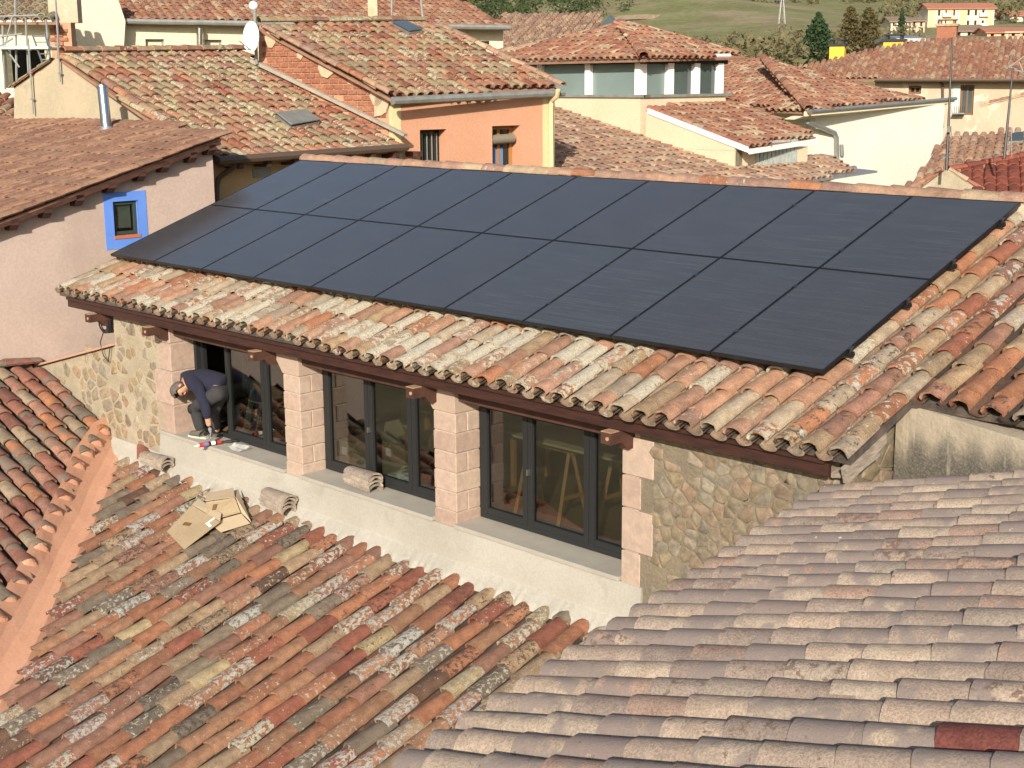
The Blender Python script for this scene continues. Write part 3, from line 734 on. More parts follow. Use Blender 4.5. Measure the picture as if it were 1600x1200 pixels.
for j in (0, 1):
    for s in (.23, .77):
        q = SL.pt(5.8, j * GY + PH * s, -.055)
        o = MB().box(q, (11.46, .04, .035), SL.ex, SL.ey, SL.ez).make('mounting_rail', M_metal_dark)
        tag(o, 'aluminium rail under the %s part of the %s row of solar panels' % (('lower', 'upper')[s > .5], ('lower', 'upper')[j]), 'rail', 'mounting rails')

# ------------------------------------------------------------------ low stone wall with tile coping, left of the house
sw = thing('stone_wall', (-.1, -.4, -4), 'low rubble stone wall with sloping tile coping beside the pink house', 'wall')
cz = lambda x: -1.07 + (x - .82) * .262
wl_ = MB().prism([(-1.5, Y0, -4), (.9, Y0, -4), (.9, Y0, cz(.9) - .06), (-1.5, Y0, cz(-1.5) - .06)], (0, .3, 0)).make('wall', M_rubble_mortar, sw)
rubble(wl_, (0, Y0, 0), EX, EZ, -EY, [(-1.4, -1.85), (.9, -2.5), (.9, cz(.9) - .1), (-1.4, cz(-1.4) - .1)], .22, 21, fill=.62, prot=.007, flat=1.4)
for k in range(6):
    x = -1.45 + k * .39
    obj('coping_tile', bevel_box(.40, .36, .03, .006, M_pink_stone), sw, Matrix.Translation((x + .2, Y0 + .12, cz(x + .2) - .035)) @ Matrix.Rotation(-math.atan(.262), 4, 'Y'))

# ------------------------------------------------------------------ lower roofs round the courtyard
SA = Slope((0, Y0, -2.475), (0, 1, 0), 18.6)
ra = thing('lower_roof', (6, -3, -5), 'sloping roof of weathered orange and grey tiles below the windows', 'roof')
A_left = [(205, 684), (192, 706), (180, 738), (168, 765), (158, 786), (144, 824), (131, 844), (118, 872), (102, 896), (84, 944), (70, 976), (58, 998), (46, 1026), (16, 1072), (-10, 1118), (-70, 1200)]
apoly = [SA.px(u, v) for u, v in A_left]
apoly += [SA.px(-70, 1300), SA.px(500, 1300), SA.px(760, 1200), SA.px(1010, 985)]
apoly += [SA.pt(10.35, -.02), SA.pt(1.2, -.02)]
rA = deck_mesh('roof', SA, apoly, M_deck, ra, drop=.115, thick=.12)
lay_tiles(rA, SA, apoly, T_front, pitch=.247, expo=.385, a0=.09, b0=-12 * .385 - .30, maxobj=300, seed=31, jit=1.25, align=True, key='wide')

th = R(11.73)
SB = Slope((13.0152, -5.7412, -.7773), (math.cos(th), math.sin(th), 0), 13.1)
rb = thing('grey_roof', (14, -3, -4), 'roof of pale grey brown tiles running across the lower right', 'roof')
bl = [(-.9, 0), (5.12, 0), (5.35, .25), (5.5, 4.2), (-.9, 4.2)]
sgn = 1 if SB.ex.y > 0 else -1
bpoly = [SB.pt(sgn * a, b) for a, b in bl]
rB = deck_mesh('roof', SB, [SB.pt(sgn * a, b + (.05 if b == 0 else 0)) for a, b in bl], M_deck, rb, drop=.115, thick=.10)
lay_tiles(rB, SB, bpoly, T_grey, pitch=.247, expo=.312, a0=0, b0=0, maxobj=300, seed=41, jit=.7, first=.19, cmat=T_chan_pale, key='tube', tilt=-.9)

tgt = SB.ab(SB.px(1545, 1138)); best = None
for o in rB.children:
    if o.name.startswith('tile') and not o.name.startswith('tile_field'):
        q = SB.ab(o.matrix_basis.translation); d_ = math.hypot(q[0] - tgt[0], q[1] + .16 - tgt[1])
        if best is None or d_ < best[0]: best = (d_, o)
best[1].data = tile_mesh('tube', 1.0, 1, tile_mat('tile_dark_red', [(1, (.25, .085, .07))], lichen=0, dark=.15)); best[1]['label'] = 'dark red tile among the grey ones'

SC = Slope((-1.084, Y0, -1.657), (-1, 0, 0), 18.8)
rc = thing('left_roof', (-.3, -3, -4), 'roof of red and brown tiles falling to the salmon gutter at the left', 'roof')
C_right = [(160, 668), (140, 694), (120, 720), (104, 763), (88, 790), (74, 816), (66, 840), (56, 860), (36, 888), (24, 914), (4, 944), (-12, 975), (-70, 1080)]
cpoly = [SC.px(75, 568)] + [SC.px(168, 660)] + [SC.px(u, v) for u, v in C_right] + [SC.px(-90, 1080), SC.px(-90, 585), SC.px(0, 570)]
rC = deck_mesh('roof', SC, cpoly, M_deck, rc, drop=.115, thick=.12)
A0C = SC.ab(V((0, Y0 - .13, 0)))[0]
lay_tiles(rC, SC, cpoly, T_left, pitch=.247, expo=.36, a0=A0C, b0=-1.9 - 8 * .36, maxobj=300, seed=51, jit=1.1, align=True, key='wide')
tp0, tp1 = SC.px(0, 570), SC.px(78, 562)
td = (tp1 - tp0).normalized()
ridge_tiles(rc, tp0 - td * 1.2, tp1 + td * .1, T_left, 'ridge_tile', pitch=.42, scale=1.1)
# salmon painted valley gutter
vg = thing('valley_gutter', (1.2, -2.5, -4.5), 'salmon painted valley gutter between the two lower roofs', 'gutter')
ng = MB(); Lp, Rp = [], []
nn = 26
def interp(pl, t):
    L = [0]
    for i in range(len(pl) - 1): L.append(L[-1] + math.dist(pl[i], pl[i + 1]))
    s = t * L[-1]
    for i in range(len(pl) - 1):
        if s <= L[i + 1] + 1e-9:
            f = (s - L[i]) / (L[i + 1] - L[i]); return tuple(pl[i][k] + (pl[i + 1][k] - pl[i][k]) * f for k in (0, 1))
    return pl[-1]
gl_, gr_ = [(172, 660)] + C_right, [(196, 676)] + A_left[1:]
for i in range(nn + 1):
    a = SC.px(*interp(gl_, i / nn), -.03); b = SA.px(*interp(gr_, i / nn), -.05)
    Lp.append(a); Rp.append(b)
def grow(i):
    a, b = Lp[i], Rp[i]; d = b - a
    return [a - d.normalized() * .12 + UP * .02, a, a + d * .25 - UP * .055, a + d * .5 - UP * .075, a + d * .75 - UP * .05, b, b + d.normalized() * .25 - UP * .03]
for i in range(nn):
    A_, B_ = grow(i), grow(i + 1)
    for k in range(6): ng.poly([A_[k], A_[k + 1], B_[k + 1], B_[k]])
gm_ = ng.make('channel', M_salmon, vg, smooth=True)
# scalloped mortar bedding each tile end along the gutter
for i in range(14):
    a = A0C - i * .247
    # find where this column leaves the roof polygon
    P = [SC.ab(p) for p in cpoly]; b = -5.5
    while b < 1 and not inside(a, b, P): b += .02
    if b > .9: continue
    mb = MB(); n_ = 8; ring = []
    for s_, (yy, w, h) in enumerate(((b - .07, .108, .03), (b - .04, .114, .095), (b + .0, .118, .118), (b + .02, .112, .112))):
        ring.append([SC.pt(a + w * math.sin(-math.pi / 2 + math.pi * k / n_), yy, -.115 + h * math.cos(-math.pi / 2 + math.pi * k / n_) + .008) for k in range(n_ + 1)])
    for s_ in (0, 1, 2):
        for k in range(n_): mb.poly([ring[s_][k], ring[s_][k + 1], ring[s_ + 1][k + 1], ring[s_ + 1][k]])
    mb.poly(ring[0])
    mb.make('mortar_bedding', M_salmon, vg, smooth=True)

# ------------------------------------------------------------------ neighbouring houses
M_deckfar = mat('roof_bed', (.34, .19, .125), (.26, .14, .09), 6, .95)
class Facade:
    def __init__(s, P, d, face=None):
        s.P = V(P); s.d = V(d).normalized(); s.n = V((s.d.y, -s.d.x, 0))
        if s.n.dot(CAM - s.P) < 0: s.n = -s.n
    def px(s, u, v, off=0): return on(u, v, s.P + s.n * off, s.n)
    def az(s, p): return (V(p) - s.P).dot(s.d), V(p).z
    def pz(s, u, v): return s.az(s.px(u, v))
    def pt(s, a, z, off=0): q = s.P + s.d * a + s.n * off; return V((q.x, q.y, z))
    def box(s, mb, a0, a1, z0, z1, o0, o1):
        return mb.hexa([s.pt(a0, z0, o0), s.pt(a1, z0, o0), s.pt(a1, z0, o1), s.pt(a0, z0, o1), s.pt(a0, z1, o0), s.pt(a1, z1, o0), s.pt(a1, z1, o1), s.pt(a0, z1, o1)])
    def wall(s, parent, name, mat_, a0, a1, z0, z1, holes=(), th=.35, off=0):
        xs = sorted({a0, a1, *[h[0] for h in holes], *[h[1] for h in holes]}); zs = sorted({z0, z1, *[h[2] for h in holes], *[h[3] for h in holes]}); mb = MB()
        for i in range(len(xs) - 1):
            for j in range(len(zs) - 1):
                cx, cz_ = (xs[i] + xs[i + 1]) / 2, (zs[j] + zs[j + 1]) / 2
                if any(h[0] < cx < h[1] and h[2] < cz_ < h[3] for h in holes): continue
                s.box(mb, xs[i], xs[i + 1], zs[j], zs[j + 1], off, off - th)
        o = mb.make(name, mat_, parent)
        return o
    def rect(s, u0, v0, u1, v1):
        a, z1 = s.pz(u0, v0); b, z0 = s.pz(u1, v1); return (min(a, b), max(a, b), min(z0, z1), max(z0, z1))
    def win(s, parent, h, frame, pane, depth=.2, t=.05, mull=0, cross=0):
        a0, a1, z0, z1 = h; f = MB()
        s.box(f, a0, a0 + t, z0, z1, -depth + .05, -depth); s.box(f, a1 - t, a1, z0, z1, -depth + .05, -depth)
        s.box(f, a0 + t, a1 - t, z0, z0 + t, -depth + .05, -depth); s.box(f, a0 + t, a1 - t, z1 - t, z1, -depth + .05, -depth)
        for k in range(mull):
            c = a0 + (a1 - a0) * (k + 1) / (mull + 1); s.box(f, c - t * .4, c + t * .4, z0 + t, z1 - t, -depth + .045, -depth)
        for k in range(cross):
            c = z0 + (z1 - z0) * (k + 1) / (cross + 1); s.box(f, a0 + t, a1 - t, c - t * .3, c + t * .3, -depth + .04, -depth)
        w = f.make('window', frame, parent)
        p = MB(); s.box(p, a0 + .01, a1 - .01, z0 + .01, z1 - .01, -depth + .02, -depth + .01); p.make('pane', pane, w)
        return w
def far_roof(parent, sl, pix, mats, pitch=.225, expo=.36, maxobj=300, seed=1, key='far', scale=1.0, extra=None, deck=None, jit=.8, b0=None, drop=.10):
    poly = [sl.px(u, v) if isinstance(u, (int, float)) else V(u) for (u, v) in pix] if not extra else extra
    r_ = deck_mesh('roof', sl, poly, deck or M_deckfar, parent, drop=drop + .01, thick=.05)
    lay_tiles(r_, sl, poly, mats, pitch=pitch * scale, expo=expo * scale, key=key, scale=scale, maxobj=maxobj, chan=False, seed=seed, jit=jit, b0=b0, drop=drop)
    return r_

# pink house with the blue window
XP = -1.45
hp = thing('pink_house', (XP - 3, 0, -7), 'pink rendered house with a blue framed window and brown tiled roof', 'house')
q0, q1 = onx(0, 337, XP + .22), onx(341, 209, XP + .22)
degp = math.degrees(math.atan2(q1.z - q0.z, q1.y - q0.y))
SP = Slope(q0, (0, 1, 0), degp)
fp = Facade((XP, 0, 0), (0, 1, 0))
yc = onx(333, 260, XP).y
zroof = lambda y: q0.z + (y - q0.y) * math.tan(R(degp))
b_out = [onx(*p, XP) for p in ((160.3, 301.6), (226.9, 296.2), (231.5, 372), (166.9, 390.9))]
ya, yb = b_out[0].y, b_out[1].y; zb1, zb0 = b_out[0].z, b_out[3].z
hole = (ya + .15, yb - .14, zb0 + .16, zb1 - .14)
def pink_part(y0, y1, zlo):
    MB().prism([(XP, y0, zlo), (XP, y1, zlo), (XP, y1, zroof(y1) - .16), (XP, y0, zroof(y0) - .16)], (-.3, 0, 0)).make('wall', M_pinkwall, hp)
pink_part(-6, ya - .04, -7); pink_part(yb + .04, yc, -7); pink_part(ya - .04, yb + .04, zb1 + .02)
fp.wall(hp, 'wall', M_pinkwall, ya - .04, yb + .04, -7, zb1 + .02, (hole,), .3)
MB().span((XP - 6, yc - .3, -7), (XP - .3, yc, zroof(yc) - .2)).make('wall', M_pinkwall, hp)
sur = MB()
for (a0, a1, z0, z1) in ((ya, hole[0], zb0, zb1), (hole[1], yb, zb0, zb1), (hole[0], hole[1], hole[3], zb1), (hole[0], hole[1], zb0, hole[2])): fp.box(sur, a0, a1, z0, z1, .008, -.01)
for (a0, a1, z0, z1) in ((hole[0], hole[0] + .008, hole[2], hole[3]), (hole[1] - .008, hole[1], hole[2], hole[3])): fp.box(sur, a0, a1, z0, z1, -.012, -.2)
sur.make('window_surround', M_blue, hp)
w = fp.win(hp, (hole[0] + .01, hole[1] - .01, hole[2] + .05, hole[3] - .01), mat('green_frame', (.035, .055, .05), None, rough=.5), M_glass, .09, .045)
cu = MB(); fp.box(cu, hole[0] + .03, hole[1] - .09, hole[2] + .14, hole[3] - .05, -.085, -.089); cu.make('curtain', mat('white_curtain', (.62, .64, .58), (.5, .53, .48), 5, .9, stretch=(1, 6, 1)), w)
bk = MB(); fp.box(bk, hole[0], hole[1], hole[2], hole[3], -.29, -.30); bk.make('room_shade', M_darkpane, w)  # near-black sheet puts the room's shade behind the window
sl_ = MB(); fp.box(sl_, hole[0] - .01, hole[1] + .01, hole[2] - .01, hole[2] + .04, .02, -.2); sl_.make('window_sill', mat('clay_sill', (.42, .14, .08), None), w)
rp = far_roof(hp, SP, [(-80, 367), (342, 208), (338, 204), (262, 197), (165, 191), (25, 182), (-80, 176)], T_brown, pitch=.215, expo=.33, key='flat', seed=61, jit=.5, drop=.07)
MB().prism([SP.pt(*SP.ab(q0 - SP.ey * 1.5), -.17), SP.pt(*SP.ab(q1), -.17), SP.pt(*SP.ab(q1), -.11), SP.pt(*SP.ab(q0 - SP.ey * 1.5), -.11)], (-.45, 0, 0)).make('verge_board', M_beam, hp)
for (u, v) in ((18, 346), (70, 327), (120, 308), (170, 288), (217, 270), (254, 256), (297, 241), (326, 229)):
    p = onx(u, v + 7, XP + .10)
    MB().prism([p + V((-.14, -.06, .10)), p + V((.12, -.06, .10)), p + V((.12, -.06, .02)), p + V((.02, -.06, -.06)), p + V((-.14, -.06, -.06))], (0, .12, 0)).make('purlin_end', M_beam, hp)
# stainless flue
fb = SP.px(167, 203); fd = proj(fb)[2]
fl_ = thing('flue_pipe', fb, 'shiny stainless steel flue pipe standing on the brown roof', 'chimney')
ft = at(160, 138, fd); fm_ = fb + (ft - fb) * .08
MB().tube([fb - UP * .1, ft], .088, 16).make('pipe', M_steel, fl_, smooth=True)
MB().tube([ft, ft + (ft - fb).normalized() * .04], .10, 16).make('cap', M_steel, fl_, smooth=True)
MB().tube([ft + UP * .03, ft + UP * .13], .012, 6).make('rod', M_alu, fl_)
MB().tube([fb - UP * .03, fb + UP * .06], [.15, .10], 14).make('collar', M_galv, fl_, smooth=True)
MB().box(fb + V((0, .25, .03)), (.42, .55, .012), SP.ex, SP.ey, SP.ez).make('flashing', M_galv, fl_)

# ochre house with the mossy roof and tan gable
H2a = onz(353, 247, 1.09); e2 = heading(-6); up2 = V((-e2.y, e2.x, 0))
if up2.dot(H2a - CAM) < 0: up2 = -up2
ho = thing('ochre_house', (-5, 6, -7), 'ochre house with tan gable and mossy mottled tile roof behind the pink house', 'house')
S2 = Slope(H2a, up2, 20); H2b = S2.px(631, 227); H2b.z = H2a.z
f2 = Facade(H2a - up2 * -.35, e2); g2 = Facade(H2a + e2 * .25, up2)
far_roof(ho, S2, [(352, 246), (632, 226), (642, 207), (402, 96), (388, 76), (94, 82), (262, 197)], T_moss, pitch=.235, expo=.36, maxobj=300, seed=71, b0=None)
ridge_tiles(ho, S2.px(96, 80), S2.px(392, 76), T_moss, pitch=.42, scale=1.2, key='far')
ridge_tiles(ho, S2.px(350, 246, .0), S2.px(94, 83, .0), T_moss, 'verge_tile', pitch=.40, scale=1.0, key='far')
apx = g2.px(93, 88)
MB().prism([g2.px(22, 137), apx, g2.px(345, 248), g2.px(345, 420), g2.px(22, 420)], e2 * .3).make('gable_wall', M_tangable, ho)
ridge_tiles(ho, g2.px(20, 137), g2.px(92, 87), T_moss, 'verge_tile', pitch=.36, scale=.9, key='far')
a1 = f2.pz(640, 260)[0]
f2.wall(ho, 'wall', M_ochre, .0, a1, -7, 1.0, (), .3)
MB().tube([S2.px(340, 251), S2.px(636, 230)], .07, 8).make('gutter', M_brownpipe, ho, smooth=True)
for k in range(8):
    p = f2.pt(.3 + k * .62, .95, .16); MB().box(p, (.10, .42, .10), e2, up2).make('rafter', M_beam, ho)
dpx = [(369, 250, .33), (367, 260, .30), (348, 273, .12), (341, 280, .08), (339, 292, .08), (340, 420, .08)]
MB().tube([f2.px(u, v, o) for u, v, o in dpx], .045, 8).make('downpipe', M_brownpipe, ho, smooth=True)
vt = f2.rect(394, 263, 422, 276); mbv = MB(); f2.box(mbv, *vt, .02, -.05); mbv.make('vent_grille', M_zinc, ho)
g3_ = Facade(H2b - e2 * .01, up2)      # mortar strip where the roof meets the brick wall
p0, p1 = S2.px(396, 92), S2.px(640, 208)
ps_ = [g3_.px(*q) for q in ((396, 97), (636, 213), (637, 209), (398, 92))]
MB().prism(ps_, -e2 * .10).make('mortar_strip', mat('grey_mortar', (.40, .36, .30), (.31, .28, .23), 5, .95, bump=.6), ho)
ov = [S2.px(*q, .08) for q in ((431, 177), (478, 172), (500, 188), (455, 196))]
sk = thing('roof_hatch', ov[0], 'grey roof hatch lying closed on the mossy roof', 'hatch')
MB().prism([p - S2.ez * .16 for p in ov], S2.ez * .13).make('frame', M_galv, sk); MB().prism(ov, S2.ez * .03).make('lid', M_zinc, sk, bevel=.01)
for (u0, v0, u1, v1, nm) in ((44, 60, 52, 178, 'thin aerial mast with clamps fixed to the tan gable, left one'), (90, 60, 94, 128, 'short aerial mast at the top of the tan gable')):
    A_, B_ = g2.px(u0, v0, .08), g2.px(u1, v1, .08)
    o = thing('aerial_mast', B_, nm, 'mast'); MB().tube([A_, B_], .018, 6).make('pole', M_zinc, o)
    for t in (.15, .45, .8): MB().box(A_.lerp(B_, t), (.10, .03, .03), up2, e2).make('clamp', M_zinc, o)

# brick gable and orange facade
ho3 = thing('orange_house', (-7, 11, -7), 'orange house with brick gable, yellow corner strips and lichen covered roof', 'house')
g3 = Facade(H2b, up2)
P3 = g3.px(612, 146); d3 = heading(6); up3 = V((-d3.y, d3.x, 0))
if up3.dot(P3 - CAM) < 0: up3 = -up3
S3 = Slope(P3 + UP * .06 - up3 * .12, up3, 20)
f3 = Facade(P3, d3)
gwall = MB().prism([g3.px(404, 40), g3.px(606, 147), g3.px(606, 330), g3.px(404, 330)], e2 * .3).make('gable_wall', M_brickmortar, ho3)
bp = [g3.pz(*q) for q in ((414, 47), (600, 146), (602, 212), (410, 112))]
bme = bevel_box(.232, .04, .088, .006, M_brick, 'brick')
gx = g3.d; rgb = random.Random(9)
zz = 1.2; k = 0
while zz < 3.7:
    aa = min(p[0] for p in bp) - .3 + (.128 if k % 2 else 0)
    while aa < max(p[0] for p in bp) + .3:
        if inside(aa + .118, zz + .05, bp) and not (rgb.random() < .04):
            obj('brick', bme, gwall, frame_mat(g3.pt(aa + .118, zz + .05, .004 + rgb.uniform(-.006, .006)), gx, -g3.n, UP))
        aa += .256
    zz += .106; k += 1
for (u, v, s) in ((424, 60, .22), (470, 85, .13), (510, 105, .25), (595, 165, .3), (590, 150, .25)):
    p = g3.px(u, v, .02); mb = MB(); pts = [p + g3.d * (s * random.uniform(.5, 1) * math.cos(t * .9)) + UP * (s * random.uniform(.6, 1.1) * math.sin(t * .9)) for t in range(7)]
    mb.prism(pts, g3.n * .03).make('mortar_patch', M_patch, ho3)
a_l, a_r = 0, f3.pz(866, 200)[0]
hA, hB = f3.rect(656, 203, 699, 290), f3.rect(769, 197, 813, 300)
pl1, pl2 = f3.pz(626, 180)[0], f3.pz(848, 180)[0]
f3.wall(ho3, 'wall', M_orange, pl1, pl2, -7, P3.z - .02, (hA, hB), .35)
for (a, b) in ((0, pl1), (pl2, a_r)): f3.wall(ho3, 'corner_strip', M_yellowtrim, a, b, -7, P3.z - .02, (), .35, .012)
far_roof(ho3, S3, [(612, 146), (880, 134), (672, 33), (404, 36)], T_moss, pitch=.235, expo=.36, maxobj=300, seed=81)
ridge_tiles(ho3, S3.px(404, 33), S3.px(674, 31), T_moss, pitch=.42, scale=1.2, key='far')
ridge_tiles(ho3, S3.px(612, 146, .0), S3.px(404, 36, .0), T_ridge, 'verge_tile', pitch=.38, scale=.95, key='far')
ridge_tiles(ho3, S3.px(880, 133, .0), S3.px(674, 32, .0), T_ridge, 'verge_tile', pitch=.38, scale=.95, key='far')
ge0, ge1 = S3.px(612, 149), S3.px(876, 137)
MB().tube([ge0 + V((.08, -.05, -.10)), ge1 + V((.08, 0, -.10))], .075, 8).make('gutter', M_zinc, ho3, smooth=True)
MB().tube([f3.px(872, 140, .35), f3.px(871, 150, .3), f3.px(862, 158, .09), f3.px(861, 170, .08), f3.px(862, 300, .08)], .05, 8).make('downpipe', M_yellowtrim, ho3, smooth=True)
wA = f3.win(ho3, (hA[0], hA[1], hA[2], hA[3]), M_frame, M_darkpane, .30, .05)
for k in range(5):
    c = hA[0] + (hA[1] - hA[0]) * (k + .7) / 5.4; MB().tube([f3.pt(c, hA[2], -.22), f3.pt(c, hA[3] - .08, -.22)], .012, 5).make('bar', M_zinc, wA)
wB = f3.win(ho3, (hB[0], hB[1], hB[2], hB[3]), mat('varnished_frame', (.36, .17, .06), None, rough=.5), M_darkpane, .30, .08, 1)
MB().tube([f3.pt(hB[0] + .02, hB[3] - .28, -.14), f3.pt(hB[1] - .08, hB[3] - .26, -.14)], .10, 10).make('rolled_blind', mat('blind_roll', (.20, .17, .13), None), wB, smooth=True)
MB().box(f3.pt((hB[0] + hB[1]) / 2, hB[2] + .5, -.275), ((hB[1] - hB[0]) * .35, .006, .8), f3.d, f3.n).make('blue_reflection', mat('reflection_blue', (.12, .20, .38), None), wB)  # blue sheet painted in as a reflection in the window
osk = [S3.px(*q, .07) for q in ((612, 34), (634, 33), (661, 46), (640, 49))]
sk2 = thing('skylight', osk[0], 'open glass skylight near the ridge of the lichen covered roof', 'skylight')
MB().prism([p - S3.ez * .13 for p in osk], S3.ez * .11).make('frame', M_galv, sk2); MB().prism(osk, S3.ez * .02).make('pane', M_farglass, sk2)
for (u, v0, v1, w_, m_, lb) in ((583, -8, 34, .16, M_patch, 'stubby mortar chimney behind the lichen covered roof'), (612, -8, 30, .03, M_zinc, 'thin grey vent pipe behind the lichen covered roof'), (661, -8, 32, .035, M_zinc, 'leaning grey pole behind the lichen covered roof')):
    b_ = at(u, v1, 38); t_ = at(u - (4 if u > 650 else 0), v0, 38)
    o = thing('chimney' if w_ > .1 else 'vent_pipe', b_, lb, 'chimney' if w_ > .1 else 'pipe')
    if w_ > .1:
        MB().box((b_ + t_) / 2, (w_ * 1.6, w_ * 1.6, (t_ - b_).length), FW.cross(UP).normalized(), V((FW.x, FW.y, 0)).normalized()).make('stack', m_, o)
        MB().box(b_, (.42, .42, .25), FW.cross(UP).normalized(), V((FW.x, FW.y, 0)).normalized()).make('base', T_ridge[0], o)
    else: MB().tube([b_, t_], w_, 8).make('pipe', m_, o)

# satellite dish and beacon on the mast at the brick gable corner
dm = g3.px(401, 100, .15)
ds = thing('satellite_dish', dm, 'white satellite dish on a mast at the corner of the brick gable', 'satellite dish')
MB().tube([dm, g3.px(397, 0, .15)], .035, 8).make('mast', M_zinc, ds)
cdx = g3.px(395, 58, .35); dn = (CAM - cdx).normalized(); dn = (dn + V((-.8, -.5, .1)) * 1.0).normalized(); dx = dn.cross(UP).normalized(); dy = dx.cross(dn)
db = MB(); rings = []
for r_ in range(5):
    rr = .30 * r_ / 4; rings.append([cdx + dx * rr * math.cos(t * math.pi / 10) * .85 + dy * rr * math.sin(t * math.pi / 10) + dn * (.5 * rr * rr) for t in range(20)])
for r_ in range(4):
    for t in range(20): db.poly([rings[r_][t], rings[r_][(t + 1) % 20], rings[r_ + 1][(t + 1) % 20], rings[r_ + 1][t]])
do = db.make('dish', M_white, ds); MB().tube(rings[4] + [rings[4][0]], .012, 6, False).make('rim', M_white, do, smooth=True)
MB().tube([cdx - dy * .28, cdx + dn * .32 - dy * .1], .012, 6).make('arm', M_zinc, ds)
bm_ = bmesh.new(); bmesh.ops.create_uvsphere(bm_, u_segments=14, v_segments=10, radius=.095); me = bpy.data.meshes.new('lamp_globe'); bm_.to_mesh(me); bm_.free(); me.materials.append(M_white); me.polygons.foreach_set('use_smooth', [True] * len(me.polygons))
obj('globe', me, ds, Matrix.Translation(g3.px(396, 9, .15)))

# long cream house behind
hc = thing('cream_house', (-14, 20, -7), 'long cream house with shuttered windows and red tile roof behind the mossy roofs', 'house')
d4 = heading(20); f4 = Facade(at(740, 40, 44), d4); up4 = V((-d4.y, d4.x, 0))
if up4.dot(f4.P - CAM) < 0: up4 = -up4
S4 = Slope(f4.px(500, 34, .2), up4, 17)
h41, h42 = f4.rect(227, 61, 258, 90), f4.rect(320, 62, 348, 92)
aL, aR = f4.pz(60, 50)[0], f4.pz(786, 50)[0]
f4.wall(hc, 'wall', M_cream2, aL, aR, -6, f4.px(300, 31).z, (h41, h42), .4)
for h in (h41, h42): f4.win(hc, h, M_zinc, M_shutter, .18, .05)
far_roof(hc, S4, [(188, 30), (797, 40), (700, -12), (180, -30)], T_far, pitch=.235, expo=.37, maxobj=200, seed=91)
MB().tube([S4.px(186, 33), S4.px(797, 43)], .08, 8).make('gutter', M_zinc, hc, smooth=True)
MB().prism([f4.px(112, -20, .6), f4.px(178, -20, .6), f4.px(196, 33, .6), f4.px(192, 100, .6), f4.px(112, 100, .6)], -f4.n * .7).make('annex_wall', M_cream2, hc)
hw = f4.rect(745, 64, 764, 73); mb = MB(); f4.box(mb, *hw, .02, -.05); mb.make('window', M_darkpane, hc)
cf = thing('flue_pipe', f4.px(312, 80, .3), 'stainless flue pipe in front of the cream house wall', 'chimney')
MB().tube([f4.px(312, 95, .3), f4.px(312, 44, .3)], .10, 10).make('pipe', M_steel, cf, smooth=True)

# house under repair with scaffolding
rgt = RT.copy(); rgt.z = 0; rgt.normalize()
hs = thing('repaired_house', at(30, 150, 33), 'cream house under repair with dark opening behind the scaffolding', 'house')
f5 = Facade(at(40, 60, 33), rgt)
def r5(u0, v0, u1, v1): return f5.rect(u0, v0, u1, v1)
aa0, aa1 = f5.pz(-60, 60)[0], f5.pz(80, 60)[0]
hd = r5(2, 76, 74, 137)
f5.wall(hs, 'wall', M_cream2, aa0, aa1, f5.px(40, 180).z, f5.px(40, 30).z, (hd,), .3)
mb = MB(); f5.box(mb, hd[0] - .3, hd[1] + .3, hd[2] - .2, hd[3] + .2, -1.5, -1.6); mb.make('opening_shade', M_darkpane, hs)  # near-black sheet, colour stands for the shade inside the opening
mb = MB(); f5.box(mb, aa1, f5.pz(113, 60)[0], f5.px(40, 110).z, f5.px(40, 36).z, .05, -.3); bw = mb.make('brick_panel', M_brickmortar, hs)
k = 0; zz = f5.px(90, 78).z
while zz < f5.px(90, 38).z:
    aa = aa1 + (.1 if k % 2 else 0)
    while aa < f5.pz(113, 60)[0] - .2:
        obj('brick', bevel_box(.2, .05, .085, .005, M_brick, 'brick'), bw, frame_mat(f5.pt(aa + .1, zz + .045, .06), f5.d, -f5.n, UP)); aa += .215
    zz += .098; k += 1
mb = MB(); f5.box(mb, aa1, f5.pz(125, 60)[0], f5.px(40, 36).z, f5.px(40, -20).z, .05, -.3); mb.make('upper_wall', M_beige, hs)
S5 = Slope(f5.px(30, 28, .6), -f5.n, 16)
far_roof(hs, S5, [(-70, 27), (86, 28), (72, -30), (-70, -30)], T_scaf, maxobj=60, seed=95)
mb = MB(); f5.box(mb, aa0, aa1 + .2, f5.px(40, 38).z, f5.px(40, 31).z, .5, 0); mb.make('cornice', M_whitewall, hs)
scf = thing('scaffolding', at(30, 140, 31.5), 'grey tube scaffolding with ladder at the far left', 'scaffolding')
f5s = Facade(at(40, 60, 31.5), rgt)
for (u0, v0, u1, v1) in ((4, 40, 8, 140), (24, 0, 26, 130), (40, 25, 48, 180), (72, 30, 76, 75), (86, -8, 92, 75)):
    MB().tube([f5s.px(u0, v0), f5s.px(u1, v1)], .026, 6).make('upright', M_galv, scf)
for (u0, v0, u1, v1) in ((-5, 72, 100, 74), (-5, 58, 35, 53), (-5, 26, 60, 24), (-5, 75, 20, 60), (8, 75, 30, 105), (20, 25, 8, 70)):
    MB().tube([f5s.px(u0, v0, .05), f5s.px(u1, v1, .05)], .022, 6).make('brace', M_galv, scf)
mb = MB(); f5s.box(mb, f5s.pz(-5, 73)[0], f5s.pz(82, 73)[0], f5s.px(40, 77).z, f5s.px(40, 73).z, .3, -.6); mb.make('platform', M_galv, scf)
lad = thing('ladder', f5s.px(66, 100, .2), 'aluminium ladder leaning on the scaffolding platform', 'ladder')
for (u0, u1) in ((50, 66), (70, 81)): MB().tube([f5s.px(u0, 52, .2), f5s.px(u1, 98, .2)], .022, 6).make('rail', M_alu, lad)
for k in range(5):
    t = (k + .5) / 5; MB().tube([f5s.px(50 + 16 * t, 52 + 46 * t, .2), f5s.px(70 + 11 * t, 52 + 46 * t, .2)], .016, 6).make('rung', M_alu, lad)
